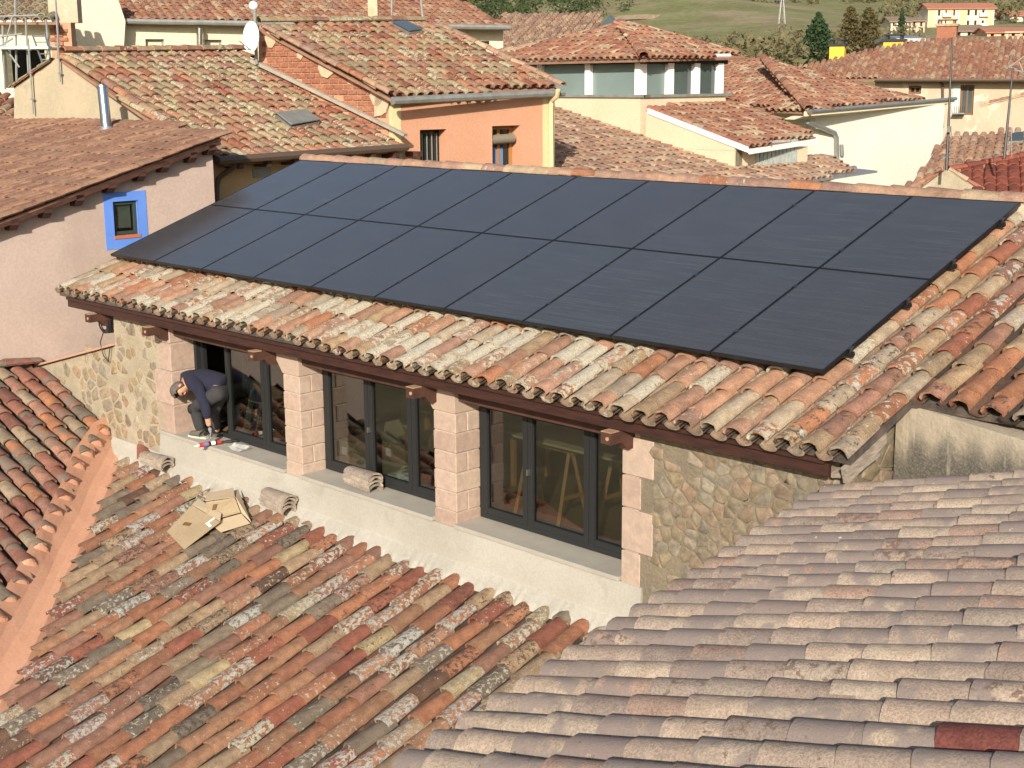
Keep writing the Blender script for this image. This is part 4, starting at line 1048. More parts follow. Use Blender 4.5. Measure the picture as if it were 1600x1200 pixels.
hl = thing('low_roof', at(5, 180, 30), 'small red tiled roof edge at the far left below the scaffolding', 'roof')
S5b = Slope(at(10, 180, 29), -f5.n, 18)
far_roof(hl, S5b, [(-60, 180), (22, 180), (20, 146), (-60, 142)], T_far, maxobj=80, seed=97)

# ------------------------------------------------------------------ glass pavilion house and its lower roofs
r6, l6 = heading(2), heading(-88)
hv = thing('glass_pavilion', at(1000, 200, 36), 'cream house with a glazed upper floor, white posts and hipped tile roof', 'house')
P6 = at(1001, 150, 35)
fL, fR = Facade(P6, l6), Facade(P6, r6)
zs6 = P6.z; zt6 = fL.px(1001, 92).z
aL6 = fL.pz(760, 150)[0]; aR6 = fR.pz(1134, 147)[0]
z_low = -5
fL.wall(hv, 'wall', M_cream, 0, aL6, z_low, zs6 - .04, (), .3)
fR.wall(hv, 'wall', M_cream, .3, aR6, z_low, zs6 - .04, (), .3)
mb = MB(); fL.box(mb, -.06, aL6, zs6 - .04, zs6 + .03, .06, -.3); fR.box(mb, .06, aR6 + .2, zs6 - .041, zs6 + .029, .06, -.3); mb.make('sill_band', M_zinc, hv)
mb = MB(); fL.box(mb, -.05, aL6, zt6 - .12, zt6 + .08, .05, -.2); fR.box(mb, .05, aR6, zt6 - .121, zt6 + .079, .05, -.2); mb.make('head_beam', M_frame, hv)
for u in (920, 845): 
    a = fL.pz(u, 120)[0]; mb = MB(); fL.box(mb, a - .09, a + .09, zs6 + .03, zt6 - .1, .06, -.12); mb.make('post', M_whiteframe, hv)
mb = MB(); fL.box(mb, -.02, .16, zs6 + .03, zt6 - .1, .06, -.2); mb.make('post', M_whiteframe, hv)
for u in (1046, 1087, 1124):
    a = fR.pz(u, 120)[0]; mb = MB(); fR.box(mb, a - .11, a + .11, zs6 + .03, zt6 - .1, .06, -.12); mb.make('post', M_whiteframe, hv)
xs6 = [.16, fL.pz(920, 120)[0] - .09, fL.pz(920, 120)[0] + .09, fL.pz(845, 120)[0] - .09]
for k in (0, 2):
    mb = MB(); fL.box(mb, xs6[k], xs6[k + 1], zs6 + .03, zt6 - .1, -.06, -.08); mb.make('pane', M_blind, hv)
mb = MB(); fL.box(mb, fL.pz(845, 120)[0] + .09, aL6, zs6 + .03, zt6 - .1, -.06, -.08); mb.make('pane', M_blind, hv)
rs = [.2] + sum([[fR.pz(u, 120)[0] - .11, fR.pz(u, 120)[0] + .11] for u in (1046, 1087, 1124)], [])
for k in (0, 2, 4):
    mb = MB(); fR.box(mb, rs[k], rs[k + 1], zs6 + .03, zt6 - .1, -.06, -.08); mb.make('pane', M_farglass if k else M_blind, hv)
ze6 = fL.px(1004, 87, .5).z
SLf = Slope(fL.px(1006, 88, .45), r6, 19); SRt = Slope(SLf.px(1006, 88), l6, 19)
far_roof(hv, SLf, [(1006, 87), (785, 93), (775, 78), (969, 34)], T_far, maxobj=180, seed=101, pitch=.235)
far_roof(hv, SRt, [(1006, 87), (1170, 84), (990, 33), (969, 34)], T_far, maxobj=180, seed=102, pitch=.235)
ridge_tiles(hv, SLf.px(1006, 86, .05), SLf.px(969, 33, .05), T_far, 'hip_tile', pitch=.40, scale=1.3, key='far')
for (A_, B_) in ((SLf.px(1006, 90, -.1), SLf.px(785, 96, -.1)), (SRt.px(1006, 90, -.1), SRt.px(1140, 87, -.1))):
    MB().tube([A_, B_], .06, 6).make('white_eave', M_whiteframe, hv)
rv = thing('roof_lantern', SLf.px(930, 32), 'small glazed lantern with red roof on top of the hipped roof', 'skylight')
c_ = SLf.px(945, 30) + r6 * 1.2
MB().prism([c_ - l6 * .6 - r6 * .5, c_ + l6 * .5 - r6 * .5, c_ + l6 * .5 + UP * .14 - r6 * .1, c_ - l6 * .6 + UP * .14 - r6 * .1], r6 * .6).make('roof', T_ridge[0], rv)
MB().prism([c_ + l6 * .1 - r6 * .55 - UP * .12, c_ + l6 * .8 - r6 * .55 - UP * .12, c_ + l6 * .5 - r6 * .5 + UP * .14], r6 * .1).make('pane', M_farglass, rv)
# skirt roof falling to the right
k0, k1 = fL.px(868, 167), fL.px(1005, 213)
slk = math.degrees(math.atan2(k0.z - k1.z, abs(fL.az(k0)[0] - fL.az(k1)[0])))
SKf = Slope(k1, l6, slk)
far_roof(hv, SKf, [(855, 160), (855, 300), (1210, 300), (1330, 263), (1290, 238), (1190, 258), (1005, 213)], T_far2, maxobj=300, seed=103, pitch=.24)
g0, g1 = SKf.px(1215, 287, -.12), SKf.px(1335, 264, -.12)
MB().tube([g0 - r6 * .3, g1], .09, 8).make('gutter', M_zinc, hv, smooth=True)
MB().prism([g0 - r6 * 2, g1 + r6 * .2, g1 + r6 * .2 - l6 * .55 - UP * .03, g0 - r6 * 2 - l6 * .55 - UP * .03], (0, 0, -.05)).make('zinc_ledge', M_galv, hv)
# lean-to roof
j0, j1 = fL.px(1014, 166), fL.px(1170, 226)
slj = math.degrees(math.atan2(j0.z - j1.z, abs(fL.az(j0)[0] - fL.az(j1)[0])))
SJ = Slope(j1, l6, slj)
far_roof(hv, SJ, [(1014, 166), (1138, 151), (1277, 208), (1170, 226)], T_far, maxobj=300, seed=104, pitch=.235)
zj = j1.z; aj = fL.az(j1)[0]
fL.wall(hv, 'lean_to_wall', M_cream, aj + .4, -.3, z_low, zj - .15, (), .3, .02)
MB().prism([fL.pt(aj + .4, zj - .16, .02), fL.pt(-.2, zj - .16, .02), fL.pt(-.2, j0.z - .14, .02), fL.pt(aj + .4, zj + .02, .02)], -fL.n * .3).make('lean_to_wall', M_cream, hv)
MB().prism([j0 - UP * .05, j1 - UP * .05, j1 - UP * .18, j0 - UP * .18], fL.n * .05).make('white_verge', M_whiteframe, hv)
jj = SJ.px(1275, 210)
MB().prism([j1 - UP * .10, jj - UP * .10, jj - UP * .22, j1 - UP * .22], -l6 * .06).make('white_eave', M_whiteframe, hv)
fJ = Facade(fL.pt(aj + .4, 0, 0), r6)
aj1 = fJ.pz(1262, 235)[0]
fJ.wall(hv, 'lean_to_wall', M_cream, .02, aj1, z_low, zj - .16, (), .3)
gb = fJ.rect(1180, 224, 1245, 246); ngb = 11
for k in range(ngb):
    mb = MB(); w_ = (gb[1] - gb[0]) / ngb; fJ.box(mb, gb[0] + k * w_ + .02, gb[0] + (k + 1) * w_ - .02, gb[2] - .2, gb[3] + .05, .03, -.05); mb.make('glass_block', M_glassblock, hv)

# white house with the hipped roof
hw7 = thing('white_house', at(1370, 280, 43), 'white house with deep cornice and hipped tile roof behind the ridge', 'house')
f7 = Facade(at(1272, 230, 42), heading(8)); c7 = f7.P
f7b = Facade(c7, l6)
ztop = f7.px(1272, 184).z
f7.wall(hw7, 'wall', M_whitewall, 0, f7.pz(1474, 200)[0], -7, ztop + .3, (), .35)
f7b.wall(hw7, 'side_wall', M_whitewall, .35, 8, -7, ztop + .28, (), .3, -.01)
S7R = Slope(f7.px(1258, 171, .75), -f7.n, 17); S7L = Slope(S7R.px(1262, 170), heading(8), 17)
far_roof(hw7, S7R, [(1262, 170), (1442, 152), (1195, 92)], T_far, maxobj=250, seed=111, pitch=.235)
far_roof(hw7, S7L, [(1268, 171), (1203, 90), (1120, 88), (1090, 140), (1140, 158), (1200, 168)], T_far, maxobj=250, seed=112, pitch=.235)
ridge_tiles(hw7, S7R.px(1264, 169, .06), S7R.px(1194, 91, .06), T_far, 'hip_tile', pitch=.4, scale=1.5, key='far')
cn = MB(); A0, B0 = S7R.px(1256, 174, -.1), S7R.px(1487, 154, -.1)
cn.prism([A0, B0, B0 - UP * .14, A0 - UP * .14], f7.n * .12)
cn.prism([A0 - UP * .14, B0 - UP * .14, B0 - UP * .24 - f7.n * .35, A0 - UP * .24 - f7.n * .35], -f7.n * .45); cn.make('cornice', M_cream2, hw7)
MB().tube([A0 + f7.n * .16, B0 + f7.n * .16], .06, 6).make('gutter', M_galv, hw7)
dp = [(1262, 190, .4), (1266, 192, .35), (1304, 208, .12), (1307, 215, .1), (1308, 262, .1)]
MB().tube([f7.px(u, v, o) for u, v, o in dp], .075, 8).make('downpipe', M_galv, hw7, smooth=True)
MB().tube([f7.px(1315, 226, .08), f7.px(1316, 243, .08)], .06, 8).make('wall_lamp', M_galv, hw7)

# beige house with the two yellow chimneys
hb9 = thing('beige_house', at(1480, 190, 63), 'beige house with wooden shutters, wide tile roof and two yellow chimneys', 'house')
d9 = heading(66); f9 = Facade(at(1367, 140, 62), d9)
z9 = f9.px(1480, 123).z
w1, w2 = f9.rect(1420, 134, 1439, 147), f9.rect(1501, 133, 1520, 180)
f9.wall(hb9, 'wall', M_beige, 0, f9.pz(1680, 140)[0], -7, z9, (w1, w2), .35)
M_wood = mat('window_wood', (.16, .07, .03), None, rough=.6)
f9.win(hb9, w1, M_wood, M_darkpane, .2, .09, 1); wd = f9.win(hb9, w2, M_wood, M_farglass, .2, .09, 1)
for (a, b) in ((w2[0] - .30, w2[0] - .02),): 
    mb = MB(); f9.box(mb, a, b, w2[2], w2[3], .03, -.01); mb.make('shutter', mat('pale_blue_shutter', (.45, .5, .5), None), wd)
S9 = Slope(f9.px(1480, 123, .5), -f9.n, 19)
far_roof(hb9, S9, [(1367, 123), (1690, 123), (1690, 58), (1443, 61), (1375, 73), (1245, 104), (1290, 118)], T_far, maxobj=300, seed=121, pitch=.24)
MB().tube([S9.px(1367, 125), S9.px(1690, 125)], .07, 6).make('gutter', M_brownpipe, hb9)
MB().tube([f9.px(1468, 124, .3), f9.px(1469, 128, .1), f9.px(1473, 133, .1), f9.px(1473, 200, .1)], .06, 6).make('downpipe', M_brownpipe, hb9)
mb = MB(); f9.box(mb, *f9.rect(1490, 176, 1508, 178), .5, 0); bo = mb.make('balcony', M_zinc, hb9)
for k in range(6): MB().tube([f9.px(1491 + 3.2 * k, 166, .48), f9.px(1491 + 3.2 * k, 177, .48)], .012, 4).make('baluster', M_metal_dark, bo)
vx = f9.d
def chimney(u0, u1, v0, v1, dep, lab, m_, capm):
    a, b = at(u0, v1, dep), at(u1, v1, dep); w_ = (b - a).length; c = (a + b) / 2; h = (v1 - v0) * dep / F
    o = thing('chimney', c, lab, 'chimney')
    MB().box(c + UP * (h / 2 - .1), (w_, w_ * .9, h + .2), vx, f9.n).make('stack', m_, o, bevel=.02)
    MB().box(c + UP * (h + .06), (w_ * 1.15, w_ * 1.05, .12), vx, f9.n).make('cap', capm, o)
    for s in (-1, 1): MB().box(c + UP * (h + .2) + vx * s * w_ * .35, (.12, w_ * .7, .18), vx, f9.n).make('cap_support', capm, o)
    MB().box(c + UP * (h + .32), (w_ * .95, w_ * .9, .07), vx, f9.n).make('cap_slab', capm, o)
chimney(1297, 1320, 73, 92, 70, 'yellow chimney with dark cap beside the conifer', M_yellow, M_metal_dark)
chimney(1381, 1412, 66, 88, 66, 'wider yellow chimney with dark cap further right', M_yellow, M_metal_dark)
chimney(1464, 1494, 42, 65, 70, 'brick chimney with slotted top on the wide tile roof', M_brick, T_ridge[0])
chimney(1569, 1598, 62, 78, 66, 'low grey chimney stub at the right end of the wide tile roof', M_patch, M_patch)

# small houses at the right edge
hr = thing('tiled_house', at(1550, 290, 41), 'house with pale diagonal tile rows at the right edge', 'house')
f10 = Facade(at(1440, 285, 40), heading(66))
S10 = Slope(f10.px(1450, 290), -f10.n, 19)
far_roof(hr, S10, [(1408, 300), (1700, 300), (1700, 196), (1478, 208), (1440, 262)], T_far2, maxobj=300, seed=131, pitch=.25)
f10.wall(hr, 'wall', M_beige, -1, 9, -7, f10.px(1450, 296).z, (), .3, -.3)
o_ = [S10.px(*q, .06) for q in ((1582, 208), (1600, 206), (1598, 219), (1576, 220))]
s10 = thing('skylight', o_[0], 'small skylight in the pale tile roof behind the antenna', 'skylight')
MB().prism([p - S10.ez * .1 for p in o_], S10.ez * .09).make('frame', M_galv, s10); MB().prism(o_, S10.ez * .015).make('pane', M_farglass, s10)
hm = thing('red_roof_house', at(1550, 300, 28), 'house with smooth dark red tile roof and small gable at the right edge', 'house')
f11 = Facade(at(1530, 300, 27), heading(62))
S11 = Slope(f11.px(1535, 296), -f11.n, 17)
far_roof(hm, S11, [(1525, 310), (1720, 312), (1720, 230), (1600, 244), (1482, 266)], T_red, maxobj=200, seed=132, pitch=.225, key='flat', jit=.25, drop=.07)
MB().prism([f11.px(1418, 310, -.1), f11.px(1480, 264, -.1), f11.px(1535, 300, -.1), f11.px(1535, 420, -.1), f11.px(1418, 420, -.1)], -f11.n * .3).make('gable_wall', M_rubble_mortar, hm)
ridge_tiles(hm, f11.px(1420, 296, -.2), f11.px(1482, 264, -.2), T_far, 'verge_tile', pitch=.36, scale=.9, key='far')
ridge_tiles(hm, f11.px(1536, 298, -.15), f11.px(1482, 264, -.15), T_far, 'verge_tile', pitch=.36, scale=.9, key='far')
ridge_tiles(hm, S11.px(1482, 265, .02), S11.px(1640, 236, .02), T_red, 'ridge_tile', pitch=.38, scale=1.0, key='far')
hq = thing('plastered_house', at(1580, 200, 36), 'pale plastered wall with tiled edge at the far right', 'house')
f12 = Facade(at(1570, 180, 50), heading(66))
MB().prism([f12.px(1532, 166), f12.px(1640, 140), f12.px(1640, 260), f12.px(1537, 260)], -f12.n * .4).make('wall', M_beige, hq)
ridge_tiles(hq, f12.px(1530, 164, .05), f12.px(1640, 138, .05), T_far, 'verge_tile', pitch=.36, scale=1.0, key='far')
fr = thing('back_roof', at(840, 60, 62), 'long dull pink tile roof far behind the glass pavilion', 'roof')
S13 = Slope(at(840, 72, 58), heading(-30), 16)
far_roof(fr, S13, [(770, 75), (930, 75), (940, 20), (784, 20)], T_far2, maxobj=200, seed=135, pitch=.25)
# aerials
def aerial(pts, lab, elems):
    b_ = at(*pts[0]); t_ = at(*pts[1]); o = thing('tv_aerial', b_, lab, 'aerial')
    MB().tube([b_, t_], [.03, .014], 6).make('mast', M_metal_dark, o)
    for (u0, v0, u1, v1, r_) in elems: MB().tube([at(u0, v0, pts[0][2]), at(u1, v1, pts[0][2])], r_, 5).make('element', M_zinc, o)
    return o
aerial(((1479, 266, 26.5), (1488, 58, 26.5)), 'tall thin aerial mast with small box in front of the white house', [(1472, 246, 1486, 246, .012), (1470, 250, 1482, 244, .01)])
MB().box(at(1483, 202, 26.4), (.06, .06, .11)).make('junction_box', M_zinc, [o for o in bpy.data.objects if o.name == 'tv_aerial'][0])
aerial(((1569, 248, 26.5), (1583, 103, 26.5)), 'dark aerial mast with branching antenna at the right edge', [(1576, 106, 1600, 88, .012), (1573, 108, 1584, 80, .008), (1586, 110, 1600, 112, .014), (1582, 105, 1606, 120, .012), (1592, 96, 1598, 110, .008), (1579, 150, 1581, 245, .006)])

# ------------------------------------------------------------------ ground, hill and far vegetation
fh = V((FW.x, FW.y, 0)).normalized(); rh = V((fh.y, -fh.x, 0))
TAB = [(0, -8), (75, -8), (120, -1), (160, 3.2), (250, 6.2), (400, 14), (600, 33), (900, 66), (1500, 132), (4000, 330)]
def hill_z(D, az):
    for i in range(len(TAB) - 1):
        if D <= TAB[i + 1][0]:
            f = (D - TAB[i][0]) / (TAB[i + 1][0] - TAB[i][0]); z = TAB[i][1] + (TAB[i + 1][1] - TAB[i][1]) * f; break
    else: z = TAB[-1][1]
    if D > 130: z += (math.sin(az * 9 + D * .013) * .012 + math.sin(az * 23 + 1 + D * .031) * .006) * (D - 130) * min(1, max(0, (.22 - az) / .1))
    return z
def ground_at(u, D):
    az = math.atan2((u - 800), F); p = CAM + (fh * math.cos(az) + rh * math.sin(az)) * D
    return V((p.x, p.y, hill_z(D, az)))
gv, gf = [], []; azs = [math.radians(a) for a in list(range(-180, -30, 10)) + [x * .8 for x in range(-37, 38)] + list(range(30, 181, 10))]
Ds = [0.5, 40, 75, 90, 105, 120, 140, 160, 185, 215, 250, 300, 350, 400, 450, 500, 550, 600, 680, 780, 900, 1100, 1500, 2200, 4000]
for D in Ds:
    for a in azs:
        p = CAM + (fh * math.cos(a) + rh * math.sin(a)) * D; gv.append((p.x, p.y, hill_z(D, a)))
na = len(azs)
for i in range(len(Ds) - 1):
    for k in range(na - 1): gf.append((i * na + k, i * na + k + 1, (i + 1) * na + k + 1, (i + 1) * na + k))
def hill_mat():
    m, nt, nd, ln, bs = nodes('hill_meadow'); tc = N(nt, 'ShaderNodeTexCoord'); vec = tc.outputs['Object']
    n1 = noise(nt, vec, .012, 5, .6, .5); n2 = noise(nt, vec, .06, 5, .65); n3 = noise(nt, vec, .5, 4, .6)
    c = mixc(nt, mrange(nt, n2, .35, .65), (.19, .195, .085), (.25, .245, .125))
    c = mixc(nt, mrange(nt, n1, .50, .60), c, mixc(nt, mrange(nt, n2, .4, .6), (.25, .205, .125), (.31, .26, .165)))
    c = mixc(nt, .5, c, mixc(nt, mrange(nt, n3, .3, .7), (.5, .5, .5), (1, 1, 1)), 'MULTIPLY')
    ln.new(c, bs.inputs['Base Color']); bs.inputs['Roughness'].default_value = 1; bs.inputs['Specular IOR Level'].default_value = .1
    return m
me = bpy.data.meshes.new('hill'); me.from_pydata(gv, [], gf); me.materials.append(hill_mat()); me.polygons.foreach_set('use_smooth', [True] * len(me.polygons))
tag(obj('hill', me), kind='structure')
def leaf_mat(name, c1, c2, stuff=True):
    m, nt, nd, ln, bs = nodes(name); tc = N(nt, 'ShaderNodeTexCoord')
    n = noise(nt, tc.outputs['Object'], .35 if stuff else 1.5, 4, .6)
    ln.new(mixc(nt, mrange(nt, n, .35, .65), c1, c2), bs.inputs['Base Color']); bs.inputs['Roughness'].default_value = .9; bs.inputs['Specular IOR Level'].default_value = .15
    return m
rng = np.random.default_rng(5)
def cloud(centers, rad, hgt, n, size, cone=0.0):
    """leaf sized triangles spread through crown volumes"""
    VV = []
    for c, r_, h in zip(centers, rad, hgt):
        t = rng.random(n); ang = rng.random(n) * 2 * np.pi; q = rng.random(n) ** .45
        if cone: rr = r_ * q * (1 - t) ** cone * (.75 + .25 * np.sin(t * 60))
        else: rr = r_ * q * np.sqrt(np.clip(1 - (2 * t - 1) ** 2, .02, 1))
        P = np.stack([rr * np.cos(ang), rr * np.sin(ang), t * h], 1) + np.array(c)
        e = rng.normal(size=(n, 3, 3)); e /= np.linalg.norm(e, axis=2, keepdims=True)
        VV.append((P[:, None, :] + e * size * (.6 + .8 * rng.random((n, 1, 1)))).reshape(-1, 3))
    VV = np.concatenate(VV); k = len(VV) // 3
    me = bpy.data.meshes.new('foliage'); me.vertices.add(len(VV)); me.vertices.foreach_set('co', VV.ravel().astype(np.float32))
    me.loops.add(len(VV)); me.loops.foreach_set('vertex_index', np.arange(len(VV), dtype=np.int32)); me.polygons.add(k); me.polygons.foreach_set('loop_start', np.arange(0, 3 * k, 3, dtype=np.int32)); me.update(); me.validate()
    return me
def scatter(name, label, cat, u0, u1, D0, D1, count, r, h, n, size, mat_, cone=0, dens=None):
    cs, rs_, hs_ = [], [], []
    while len(cs) < count:
        u = random.uniform(u0, u1); D = random.uniform(D0, D1)
        if dens and random.random() > dens(u, D): continue
        p = ground_at(u, D); k = random.uniform(.6, 1.35); cs.append((p.x, p.y, p.z - .3)); rs_.append(r * k); hs_.append(h * k)
    me = cloud(cs, rs_, hs_, n, size, cone); me.materials.append(mat_)
    return tag(obj(name, me), label, cat, kind='stuff')
L_dark = leaf_mat('forest_leaf', (.030, .048, .020), (.065, .085, .035)); L_scrub = leaf_mat('scrub_twigs', (.12, .10, .055), (.17, .145, .075)); L_mid = leaf_mat('brush_leaf', (.105, .095, .048), (.16, .14, .075))
scatter('forest', 'dark pine wood on the far hillside at the top', 'forest', 690, 1010, 470, 760, 420, 3.0, 8.5, 46, .8, L_dark, dens=lambda u, D: 1 if u < 900 else max(0, (1010 - u) / 110))
scatter('scrub', 'brown leafless scrub on the hillside behind the roofs', 'scrub', 720, 1420, 185, 330, 420, 2.0, 3.2, 36, .5, L_scrub, dens=lambda u, D: (.15 if D > 290 else .8) if u > 980 else 1)
scatter('hedge', 'green brown bushes along the foot of the meadow', 'bushes', 880, 1260, 160, 210, 150, 1.9, 3.2, 44, .45, L_mid)
scatter('upper_scrub', 'scrub and terraces on the upper hillside at the top right', 'scrub', 1000, 1640, 560, 760, 320, 2.6, 4, 36, .9, L_mid)
scatter('village_trees', 'trees among the far houses', 'trees', 1360, 1640, 425, 520, 60, 2.4, 5, 40, .8, L_mid)
M_bark = mat('bark', (.10, .075, .05), (.06, .045, .03), 4, .95)
def tree(u, vtop, vbase, D, r, kind, lab):
    b_ = ground_at(u, D); az = math.atan2(u - 800, F)
    dep = (b_ - CAM).dot(FW); ztop = at(u, vtop, dep).z; zb_ = min(b_.z, at(u, vbase, dep).z); h = ztop - zb_
    t = thing('conifer_tree' if kind != 'bare' else 'bare_tree', (b_.x, b_.y, zb_), lab, 'tree', None)
    p = V((b_.x, b_.y, zb_))
    tr = MB().tube([p, p + UP * h * .5, p + UP * h * .97], [r * .10, r * .06, .02], 7)
    for k in range(10):
        z = h * (.15 + .07 * k); a = k * 2.4; tr.tube([p + UP * z, p + UP * (z + h * .06) + V((math.cos(a), math.sin(a), 0)) * r * (1 - z / h) * .8], [.06, .02], 5)
    tr.make('trunk', M_bark, t)
    if kind == 'conifer': me = cloud([p + UP * h * .03], [r], [h * .97], 3600, .26, .85); me.materials.append(leaf_mat('spruce_leaf', (.020, .042, .020), (.050, .085, .035), False))
    elif kind == 'brown': me = cloud([p + UP * h * .02], [r], [h * .98], 3200, .22, .45); me.materials.append(leaf_mat('cypress_leaf', (.075, .062, .025), (.125, .10, .045), False))
    else: me = cloud([p + UP * h * .1], [r], [h * .9], 900, .16); me.materials.append(L_scrub)
    obj('crown', me, t)
tree(1268, 22, 104, 175, 4.0, 'conifer', 'dark green conifer behind the white house roof')
tree(1316, 12, 85, 190, 2.6, 'brown', 'tall slender brown green tree right of the conifer')
tree(1344, 14, 80, 190, 3.0, 'brown', 'broader brown tree beside the yellow chimney')
tree(1236, 48, 104, 185, 1.6, 'bare', 'bare grey tree left of the dark conifer')
tree(1394, 14, 55, 330, 1.7, 'conifer', 'small dark conifer beside the far cream house')
# pylon
pb = ground_at(1212, 430); py = thing('pylon', pb, 'small steel pylon on the green meadow', 'pylon'); hp_ = 8
for sx in (-1, 1):
    for sy in (-1, 1): MB().tube([pb + rh * .9 * sx + fh * .9 * sy, pb + UP * hp_ + rh * .2 * sx + fh * .2 * sy], .07, 4).make('leg', M_galv, py)
for k in range(5):
    z = hp_ * k / 5; w0, w1 = .9 - .7 * k / 5, .9 - .7 * (k + 1) / 5
    MB().tube([pb + UP * z - rh * w0, pb + UP * (z + hp_ / 5) + rh * w1], .045, 4).make('brace', M_galv, py)
for z in (.82, .95): MB().tube([pb + UP * hp_ * z - rh * 2, pb + UP * hp_ * z + rh * 2], .06, 4).make('cross_arm', M_galv, py)
# ------------------------------------------------------------------ far village
def far_block(name, lab, u0, u1, vtop, vbase, D, wallm, roofm, rows, cols, roofh=10, roofover=.6, depth=9, wcol=None, face=None, hd=None, balc=()):
    c = at((u0 + u1) / 2, vbase, D); d = heading(hd) if hd is not None else rgt
    fc = Facade(at(u0, vbase, D), d); z0, z1 = fc.P.z, fc.px(u0, vtop).z
    L = fc.pz(u1, vbase)[0]; h = thing(name, c, lab, 'building' if rows > 2 else 'house')
    holes = []
    for r_ in range(rows):
        for k in range(cols):
            a = L * (k + .5) / cols; ww = L / cols * .17; zc = z0 + (z1 - z0) * (r_ + .55) / rows; zh = (z1 - z0) / rows * .27
            holes.append((a - ww, a + ww, zc - zh, zc + zh))
    fc.wall(h, 'wall', wallm, 0, L, z0 - 4, z1, holes, .5)
    mb = MB(); fc.box(mb, .1, L - .1, z0 - 4, z1 - .05, -.6, -depth); mb.make('core', wallm, h)
    for q in holes:
        w_ = fc.win(h, q, M_wood if wcol is None else wcol, M_darkpane, .25, .12)
    for (r_, k) in balc:
        q = holes[r_ * cols + k]; mb = MB(); fc.box(mb, q[0] - .9, q[1] + .9, q[2] - .3, q[2] + .7, 1.1, .02); mb.make('balcony', M_whitewall, h)
    hgt = roofh * D / F
    A_ = [fc.pt(-roofover, z1, roofover), fc.pt(L + roofover, z1, roofover), fc.pt(L + roofover, z1 + hgt, -depth / 2), fc.pt(-roofover, z1 + hgt, -depth / 2)]
    B_ = [A_[3], A_[2], fc.pt(L + roofover, z1, -depth - roofover), fc.pt(-roofover, z1, -depth - roofover)]
    MB().prism(A_, (0, 0, -.3)).prism(B_, (0, 0, -.3)).make('roof', roofm, h)
    for a in (.02, L - .02):
        MB().poly([fc.pt(a, z1, 0), fc.pt(a, z1, -depth), fc.pt(a, z1 + hgt * .9, -depth / 2)]).make('gable', wallm, h)
    return h, fc, L, z0, z1
M_roofv = mat('village_roof', (.40, .17, .11), (.32, .13, .085), 1.2, .9); M_roofg = mat('village_roof_brown', (.24, .17, .13), (.2, .14, .1), 1, .9)
M_peach = mat('peach_render', (.74, .46, .26), None)
h_, fc, L, z0, z1 = far_block('apartment_block', 'cream and peach apartment block with red roof at the top right', 1448, 1551, 13, 62, 390, M_cream2, M_roofv, 3, 9, 9, balc=((2, 2), (1, 2), (2, 7), (1, 7)))
for a in (.06, .33, .53, .93):
    mb = MB(); fc.box(mb, L * a - .9, L * a + .9, z0 - 4, z1 - .1, .06, -.02); mb.make('peach_strip', M_peach, h_)
far_block('far_house', 'small cream house with brown roof left of the apartment block', 1391, 1420, 33, 56, 350, M_cream2, M_roofg, 2, 3, 8, balc=((1, 1),))
far_block('far_house', 'grey sided house with brown roof beside the apartment block', 1422, 1444, 32, 58, 365, M_beige, M_roofg, 2, 2, 6)
far_block('far_house', 'white house with red roof at the top right corner', 1578, 1640, 24, 42, 400, M_whitewall, M_roofv, 1, 4, 8)
far_block('far_house', 'cream house with red roof behind the apartment block', 1552, 1580, 26, 42, 410, M_cream2, M_roofv, 1, 2, 8)
far_block('far_shed', 'long low shed with grey roof below the apartment block', 1490, 1538, 48, 60, 330, M_cream2, M_roofg, 1, 3, 10)
far_block('far_house', 'low orange house with red roof right of the long shed', 1542, 1640, 50, 62, 320, M_peach, M_roofv, 1, 6, 8)
far_block('far_shed', 'grey blue shed with pale gable behind the wider yellow chimney', 1408, 1432, 60, 74, 120, M_galv, M_galv, 1, 1, 6, depth=6)

# ------------------------------------------------------------------ loose things on the sill and roofs
def spare(loc, yaw, pitch, roll, lab, m=T_spare, grp='spare roof tiles', i=0, s=1.05):
    Mx = Matrix.Translation(V(loc)) @ Matrix.Rotation(yaw, 4, 'Z') @ Matrix.Rotation(pitch, 4, 'X') @ Matrix.Rotation(roll, 4, 'Y')
    return tag(obj('roof_tile', tile_mesh('near', s, i, m), None, Mx), lab, 'tile', grp)
rank = ['lowest', 'second lowest', 'second highest', 'topmost']
def stack(base, yaw, pitch, n, where, dz=.043):
    for k in range(n):
        j = random.uniform(-.012, .012)
        spare(V(base) + V((random.uniform(-.02, .02), j, k * dz)), yaw + R(random.uniform(-3, 3)), pitch, R(random.uniform(-2, 2)), '%s grey roof tile in the small stack %s' % (rank[k if n == 4 else k + (1 if k else 0)], where), i=k)
s3 = ony(588, 757, -.36); stack((s3.x, -.36, ZS + .012), R(90) + R(-2), 0, 4, 'on the sill of the middle window')
s2 = ony(452, 768, -.68); stack((s2.x, -.68, -2.475), R(88), R(1), 4, 'at the top of the lower roof below the pillar')
s1 = ony(262, 710, -.68); stack((s1.x, -.68, -2.48), R(94), R(2), 3, 'beside the salmon gutter')
s0 = ony(216, 706, -.70); spare((s0.x + .12, s0.y + .02, -2.455), R(62), R(6), R(8), 'red brown roof tile lying next to the salmon gutter', T_spare_red, i=2)
